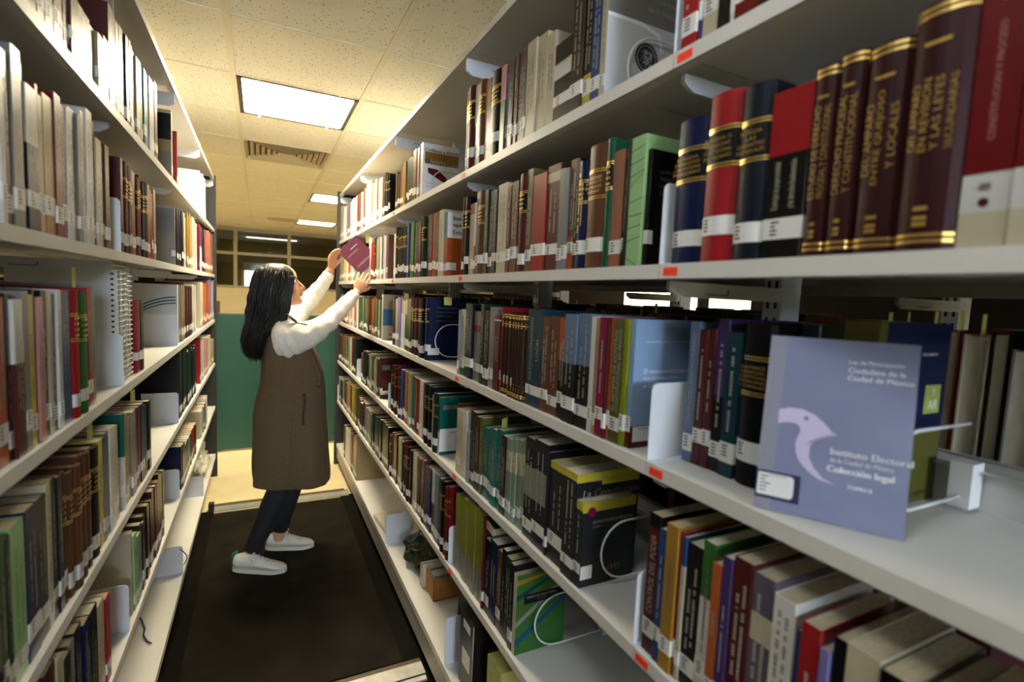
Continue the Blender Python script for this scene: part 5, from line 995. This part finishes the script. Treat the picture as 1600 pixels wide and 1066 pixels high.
# arms
NA = [(.11, 2.73, 1.205), (.20, 2.715, 1.215), (.30, 2.79, 1.262), (.40, 2.885, 1.345), (.488, 2.962, 1.432)]
FA = [(.13, 2.965, 1.24), (.19, 3.01, 1.315), (.262, 3.05, 1.40), (.318, 3.05, 1.48), (.357, 3.042, 1.552)]
body.tube(NA, [.044, .040, .036, .030, .024], SKIN, 14); body.tube(FA, [.044, .040, .035, .030, .024], SKIN, 14)
def hand(mb, wrist, dirv, nrm, fingers, thumb, L=.075, W=.036):
    """palm plus fingers; dirv along the palm, nrm out of the back of the hand; fingers: (curl, spread, length)"""
    d = Vector(dirv).normalized(); nn = Vector(nrm); nn = (nn-d*nn.dot(d)).normalized(); s = d.cross(nn); w = Vector(wrist)
    rows = []
    for t, a, b in ((-.12, .021, .017), (.1, .025, .016), (.35, .033, .015), (.65, .038, .014), (.9, .039, .012), (1.02, .034, .009)):
        c = w+d*L*t; rows.append([tuple(c+s*a*math.cos(2*pi*q/16)+nn*b*math.sin(2*pi*q/16)) for q in range(16)])
    mb.grid(rows, SKIN, True, True, None, True); tips = []
    for k, (curl, spread, ln) in enumerate(fingers):
        off = (.028-.0187*k); p = w+d*L*.93+s*off; dd = (d+s*spread).normalized(); pts = [p-dd*.012, p]; a = 0; r = .0080 if k != 3 else .0068
        for seg in (.42, .32, .26):
            a += curl/3*(1.2 if seg == .42 else .9); v = dd*math.cos(a)-nn*math.sin(a); p = p+v*ln*seg; pts.append(p)
        mb.tube(pts, [r*1.05, r*1.05, r*.98, r*.88, r*.66], SKIN, 10); tips.append((pts[-1], (pts[-1]-pts[-2]).normalized()))
    base, t1, t2 = [Vector(q) for q in thumb]
    b0 = w+d*L*.30+s*.026*(1 if base.x >= 0 else -1); p1 = b0+d*t1.x+s*t1.y-nn*t1.z; p2 = p1+d*t2.x+s*t2.y-nn*t2.z
    mb.tube([w+d*L*.15+s*.010*(1 if base.x >= 0 else -1), b0, p1, p2], [.013, .0125, .0095, .007], SKIN, 10); tips.append((p2, (p2-p1).normalized()))
    return tips
# near hand: palm up against the book's lower edge, fingers up and spread, back of hand to camera
tn = hand(body, (.490, 2.964, 1.436), (.42, .12, .90), (-.15, -1, .1), [(.35, .10, .052), (.30, .02, .064), (.35, -.05, .062), (.45, -.20, .050)], ((1, 0, 0), (.022, .022, .012), (.020, .008, .012)), L=.070)
# far hand: holds upper-left corner of the book between fingers behind and thumb in front
tf = hand(body, (.358, 3.046, 1.556), (.12, .03, .99), (-.75, .62, .12), [(1.15, -.10, .066), (1.05, -.02, .070), (1.0, .05, .066), (.95, .12, .052)], ((-1, 0, 0), (.030, -.012, .016), (.022, .0, .020)), L=.072)
bo = wb(body, 'body', .0036)
# nails
nl = MB(); NM = mat('nail', hexc('#e8c4b8'), .25)
for p, v in tn[:4]: blob(nl, tuple(p-v*.004+Vector((-.001, -.0055, 0))), (.0035, .0015, .005), NM, None, 6)
wb(nl, 'nail')
# face details
fd = MB(); 
blob(fd, (.0965, 0, -.055), (.0042, .0165, .0040), LIP, HT); blob(fd, (.0945, 0, -.0655), (.0045, .0140, .0045), LIP, HT); wb(fd, 'lips')
for s in (-1, 1):
    e = MB(); blob(e, (.077, s*.031, .004), (.0125, .0140, .0085), EYE, HT); blob(e, (.0865, s*.032, .004), (.0036, .0060, .0060), INK, HT)
    e.tube([(.085, s*.046, .008), (.0895, s*.036, .0115), (.0885, s*.022, .008)], .0016, INK, 6, HT); wb(e, 'eye')
    b = MB(); b.tube([(.078, s*.055, .020), (.089, s*.040, .027), (.0925, s*.018, .023)], [.0014, .0026, .0018], HAIRM, 6, HT); wb(b, 'eyebrow')
# leggings
lg = MB()
grow = lambda L_, k: [r+k for r in L_]
lg.tube(LN[:-1]+[(-.038, 2.78, .125)][:0], grow(LRd[:-1], .006), LEG, 18); lg.tube(LF[:-1], grow(LRd[:-1], .006), LEG, 18)
lo = wb(lg, 'leggings')
# sweater: puffy sleeves with folds and collar
def sleeve(path, rad, seed):
    P = [Vector(p) for p in path]; N = 60; rows = []; pts = []; rs = []
    for k in range(N+1):
        t = k/N*(len(P)-1); i = min(int(t), len(P)-2); f = t-i
        p0 = P[max(i-1, 0)]; p1 = P[i]; p2 = P[i+1]; p3 = P[min(i+2, len(P)-1)]
        q = .5*((2*p1)+(-p0+p2)*f+(2*p0-5*p1+4*p2-p3)*f*f+(-p0+3*p1-3*p2+p3)*f**3); pts.append(q); rs.append(interp(k/N, [j/(len(rad)-1) for j in range(len(rad))], rad))
    prev = None; m = 28
    for k in range(N+1):
        d = (pts[min(k+1, N)]-pts[max(k-1, 0)]).normalized()
        u = d.cross(Vector((0, 1, 0))).normalized() if prev is None else (prev-d*prev.dot(d)).normalized(); prev = u; w = d.cross(u); row = []
        for j in range(m):
            a = 2*pi*j/m; v = u*math.cos(a)+w*math.sin(a); t = k/N
            fold = .045*math.sin(t*52+seed+2.2*math.sin(a+seed))*(.35+t)+.10*noise.noise(Vector((t*9, math.cos(a)*1.3, math.sin(a)*1.3+seed)))
            if t > .95: fold = -.06
            row.append(tuple(pts[k]+v*rs[k]*(1+fold)+Vector((0, 0, -.10*rs[k]))*(1-t)*(1 if v.z < 0 else 0)*1.2))
        rows.append(row)
    return rows
sw = MB()
sw.grid(sleeve([(.085, 2.76, 1.175), (.14, 2.735, 1.195), (.21, 2.722, 1.212), (.305, 2.79, 1.262), (.40, 2.885, 1.348), (.478, 2.953, 1.422)], [.080, .092, .078, .064, .052, .045, .039, .031], 1.0), KNIT, True, True, None, True)
sw.grid(sleeve([(.10, 2.93, 1.20), (.14, 2.965, 1.25), (.195, 3.01, 1.315), (.262, 3.045, 1.398), (.318, 3.05, 1.475), (.352, 3.043, 1.536)], [.066, .070, .062, .052, .046, .040, .036, .030], 4.0), KNIT, True, True, None, True)
sw.grid([ell(x, PY, z, rx, ry, 28, 2.2, tl) for z, x, rx, ry, tl in ((1.12, .13, .105, .15, 0), (1.19, .125, .10, .155, 0), (1.235, .11, .075, .13, 0), (1.262, .098, .060, .075, .2), (1.285, .092, .055, .056, .2), (1.292, .092, .050, .051, .2))], KNIT, True, True, None, True)
wb(sw, 'sweater', .005)
# coat: boxy sleeveless, closed silhouettes with softly folded hem
rows = []
prof = [(.425, -.038, .334, .165), (.44, -.040, .336, .172), (.50, -.042, .334, .178), (.60, -.042, .330, .180), (.70, -.042, .326, .182), (.79, -.038, .320, .180), (.87, -.016, .316, .172), (.95, .002, .312, .164), (1.03, .004, .298, .160), (1.09, .006, .276, .160), (1.15, .012, .250, .158), (1.20, .022, .215, .148), (1.24, .034, .175, .125), (1.262, .045, .150, .085), (1.272, .055, .135, .055)]
n = 72
for z, a, b, w in prof:
    base = ell((a+b)/2, PY-.005, z, (b-a)/2, w, n, 2.7, -.10 if z < .9 else 0); row = []
    for k, p in enumerate(base):
        an = 2*pi*k/n; q = Vector(p); c = Vector(((a+b)/2, PY-.005, z)); r = (q-c); amp = .055*max(0, (1.02-z)/.55)
        f = 1+amp*math.sin(an*5+1.2)*.6+amp*math.sin(an*9+.4)*.4+.02*noise.noise(Vector((math.cos(an)*2, math.sin(an)*2, z*5)))+.05*noise.noise(Vector((math.cos(an)*1.2+z*2.5, math.sin(an)*1.2, z*8+3)))
        row.append(tuple(c+Vector((r.x*f, r.y*f, r.z))))
    rows.append(row)
ct = MB(); ct.grid(rows, COAT, True, True, None, False)
inr = [[tuple(Vector(((a+b)/2, PY-.005, z))+(Vector(p)-Vector(((a+b)/2, PY-.005, z)))*.955) for p in rows[i]] for i, (z, a, b, w) in list(enumerate(prof))[:6]]
ct.grid([rows[0]]+inr, COAT, True, True)
co = wb(ct, 'coat'); sb = co.modifiers.new('s', 'SUBSURF'); sb.levels = 1; sb.render_levels = 1
# pocket welt, side seam, front edge, button
pk = MB()
def coat_pt(x, z, off=.002):
    """point on the near (-y) side of the coat"""
    for i in range(len(prof)-1):
        if prof[i][0] <= z <= prof[i+1][0]:
            t = (z-prof[i][0])/(prof[i+1][0]-prof[i][0]); a, b, w = [prof[i][q]*(1-t)+prof[i+1][q]*t for q in (1, 2, 3)]; break
    c = (a+b)/2; r = (b-a)/2; u = max(-1, min(1, (x-c)/r)); y = w*max(0, 1-abs(u)**2.7)**(1/2.7); return (x, PY-.005-y-off, z)
pk.tube([coat_pt(.196+.004*math.sin(k), .92-k*.0265, .004) for k in range(7)], .0055, mat('coat_dark', hexc('#3c3026'), .95), 8, flat=((0, 1, 0), .5)); wb(pk, 'pocket')
sm_ = MB(); sm_.tube([coat_pt(.150-.002*k, 1.04-k*.058, .001) for k in range(11)], .0016, COAT, 6); wb(sm_, 'side_seam')
bt = MB(); q = coat_pt(.268, .955, .006); bt.grid([ell(q[0], q[1]-.003+k*.006, 0, .009, .0001, 16) for k in (0, 1)], COAT); bt = MB(); blob(bt, q, (.010, .005, .013), mat('button_dark', (.05, .035, .02), .35)); wb(bt, 'button')
lp = MB(); lp.tube([(.150, 2.735, 1.225), (.195, 2.722, 1.17), (.235, 2.725, 1.10), (.262, 2.73, 1.02), (.280, 2.735, .95)], [.006, .009, .011, .010, .006], COAT, 10); wb(lp, 'lapel')
ah = MB(); ah.tube([(.058+.058*math.cos(a), 2.705+.02*abs(math.sin(a)), 1.165+.082*math.sin(a)) for a in [q*2*pi/24 for q in range(25)]], .006, COAT, 8); 
# hair
hr = MB(); hp = [(1.562, .045, .088, .020), (1.556, .020, .112, .046), (1.545, .0, .130, .064), (1.525, -.018, .146, .080), (1.50, -.030, .148, .090), (1.47, -.038, .142, .095), (1.44, -.042, .132, .097), (1.40, -.044, .122, .096), (1.36, -.046, .124, .094), (1.32, -.050, .122, .096), (1.28, -.054, .102, .100), (1.24, -.060, .072, .102), (1.20, -.070, .042, .096), (1.16, -.076, .026, .088), (1.12, -.072, .014, .074), (1.095, -.062, .004, .055), (1.08, -.040, .002, .040)]
rows = []; n = 90
for z, a, b, w in hp:
    base = ell((a+b)/2, PY-.02+.02*min(1, (1.56-z)/.3)*0, z, (b-a)/2, w, n, 2.3); row = []
    for k, p in enumerate(base):
        an = 2*pi*k/n; c = Vector(((a+b)/2, PY-.02, z)); r = Vector(p)-c; g = min(1, max(0, (1.53-z)/.2))
        f = 1+g*(.045*math.sin(an*17+4*math.sin(z*30))+.03*math.sin(an*31-z*19))+g*(.06*math.sin(z*42+an*2))*min(1, max(0, (1.40-z)/.1))+g*.09*noise.noise(Vector((math.cos(an)*3, math.sin(an)*3, z*8)))
        row.append(tuple(c+r*f))
    rows.append(row)
hr.grid(rows, HAIRM, True, True, None, True)
rnd = random.Random(11)
for k in range(230):
    an = rnd.uniform(-pi*.98, -.02) if k < 170 else rnd.uniform(0, pi); pts = []; z0 = rnd.uniform(1.42, 1.55); z1 = rnd.uniform(1.06, 1.22); ph = rnd.uniform(0, 6); off = rnd.uniform(.0, .006); dr = rnd.uniform(-.25, .25)
    N = 16
    for q in range(N+1):
        z = z0+(z1-z0)*q/N; ks = [h_[0] for h_ in hp][::-1]
        a = interp(z, ks, [h_[1] for h_ in hp][::-1]); b = interp(z, ks, [h_[2] for h_ in hp][::-1]); w = interp(z, ks, [h_[3] for h_ in hp][::-1])
        a2 = an+dr*q/N; wav = .011*math.sin(z*40+ph)*min(1, q/7); e_ = 2/2.3; cc, ss = math.cos(a2), math.sin(a2)
        pts.append(((a+b)/2+((b-a)/2+off+wav)*math.copysign(abs(cc)**e_, cc), PY-.02+(w+off+wav)*math.copysign(abs(ss)**e_, ss), z))
    hr.tube(pts, [.001+.0024*math.sin(pi*min(1, (q+1.5)/(N+2))) for q in range(N+1)], HAIRM, 5)
# loose locks over the near shoulder and cheek
for k in range(26):
    ph = rnd.uniform(0, 6); t0 = rnd.uniform(0, .02); pts = []
    for q in range(12):
        t = q/11; pts.append((.128-.012*t-.05*t*t+t0+.006*math.sin(t*9+ph), 2.752-.03*t+.004*math.sin(t*7+ph)-.02*rnd.random()*0, 1.50-.30*t-rnd.uniform(0, .001)))
    hr.tube(pts, [.0035*(1-.7*t_/11) for t_ in range(12)], HAIRM, 5)
for k in range(7):
    pts = [(.11+.02*q+.002*k, 2.71-.004*k, 1.305-.012*q+.010*math.sin(q*1.1+k*.5)) for q in range(7)]; hr.tube(pts, [.003, .003, .0028, .0024, .002, .0014, .0008], HAIRM, 5)
wb(hr, 'hair')
# shoes
def shoe(hx, hy, tx_, ty_, name='shoe'):
    d = Vector((tx_-hx, ty_-hy, 0)); L = d.length; a = math.atan2(d.y, d.x); T = Matrix.Translation((hx, hy, .006)) @ Matrix.Rotation(a, 4, 'Z'); root = woman
    up = MB(); st = [(0.0, .030, .030, .078), (.03, .034, .030, .088), (.06, .036, .031, .094), (.085, .036, .032, .096), (.11, .035, .034, .084), (.14, .036, .037, .070), (.17, .040, .040, .058), (.20, .044, .041, .048), (.23, .044, .038, .040), (.25, .036, .030, .032), (.262, .018, .016, .024)]
    rows = []
    for x, _, w, h in st:
        x = x*L/.262; row = []
        for k in range(20):
            an = 2*pi*k/20; yy = w*.98*math.cos(an); zz = .018+(h-.018)*(.5+.5*math.sin(an)); 
            if math.sin(an) > 0: yy *= 1-.35*math.sin(an)**2
            row.append((x, yy, zz))
        rows.append(row)
    up.grid(rows, SHOE, True, True, T, True); u = wb(up, name); s = u.modifiers.new('s', 'SUBSURF'); s.levels = 1; s.render_levels = 1
    so = MB(); pts = []
    for q in range(36):
        an = 2*pi*q/36; c, s_ = math.cos(an), math.sin(an); x = L/2+(L/2+.004)*math.copysign(abs(c)**.75, c); w = interp(x/L, [0, .3, .5, .8, 1], [.033, .034, .036, .044, .036]); pts.append((x, w*math.copysign(abs(s_)**.75, s_)))
    so.prism(pts, 0, .020, SOLE, 'z', T); o = wb(so, 'sole', 0, u); o.matrix_parent_inverse = Matrix.Identity(4)
    he = MB(); he.grid([[( -.003+.020*(1-math.cos(t))*.9, .034*math.sin(t), z) for t in [(-1.15+2.3*q/12) for q in range(13)]] for z in (.030, .055, .090)], SGRN, True, False, T); o2 = wb(he, 'heel_tab', 0, u)
    la = MB()
    for k in range(6):
        x = (.105+.018*k)*L/.262; z = interp(x*.262/L, [s_[0] for s_ in st], [s_[3] for s_ in st])+.0015; la.tube([(x-.006, -.018, z-.008), (x, -.008, z), (x+.004, .008, z), (x-.004, .018, z-.008)], .0026, SOLE, 6, T)
    for k in range(3): la.tube([(.10, -.004, .088), (.085+.02*k, -.03-.008*k, .080+.004*k), (.11+.01*k, -.036, .058)], .0016, SHOE, 6, T)
    wb(la, 'laces', 0, u)
    tg = MB(); tg.box(.078, .086, -.02, .02, .075, .125, SHOE, T @ Matrix.Rotation(.25, 4, 'Y')); wb(tg, 'tongue', 0, u)
shoe(-.120, 2.795, .118, 2.685); shoe(.030, 2.965, .268, 2.905)
# the book she holds
A, Bc, Dd = Vector((.395, 3.05, 1.659)), Vector((.495, 3.05, 1.762)), Vector((.510, 3.05, 1.525))
ex = (Bc-A).normalized(); ey = (Dd-A); ey = (ey-ex*ey.dot(ex)).normalized(); ez = ex.cross(ey); hb = empty('book'); wv, hv = .142, .178
hb.matrix_world = Matrix.Translation(A) @ Matrix((ex, ey, ez)).transposed().to_4x4()
tag(hb, 'small maroon book held tilted in the woman\'s hands at the shelf', 'book')
# local: x along the short edge, y down the long edge, z away/toward
sg = -1 if ez.y > 0 else 1
HM = mat('held_maroon', hexc('#7c2438'), .45, noise_s=12)
mb = MB(); t = .018
def zz(a): return a*sg
mb.box(0, wv, 0, hv, *sorted((zz(0), zz(-.0008))), HM); mb.box(0, wv, 0, hv, *sorted((zz(-t), zz(-t+.0008))), HM); mb.box(wv-.0008, wv, 0, hv, *sorted((zz(-t), zz(0))), HM); mb.build('cover', hb)
mb = MB(); mb.box(.001, wv-.001, .001, hv-.001, *sorted((zz(-.001), zz(-t+.001))), mat('page_warm', hexc('#d8925a'), .8)); mb.build('page_block', hb)
mb = MB(); rd = mat('held_title', hexc('#d8a8a0'), .5)
# lettering reads along the short edge, i.e. rising to the right
n_ = Vector((0, 0, sg)); axr = Vector((1, 0, 0)); ayr = Vector((0, -1, 0))
add_text(mb, 'JÜRGEN', rd, (.055, .062, zz(.0008)), axr, ayr, w=.075, h=.013); add_text(mb, 'HABERMAS', rd, (.075, .135, zz(.0008)), axr, ayr, w=.105, h=.013)
mb.box(.060, .110, .036, .040, *sorted((zz(.0003), zz(.0008))), WH); mb.build('title', hb)
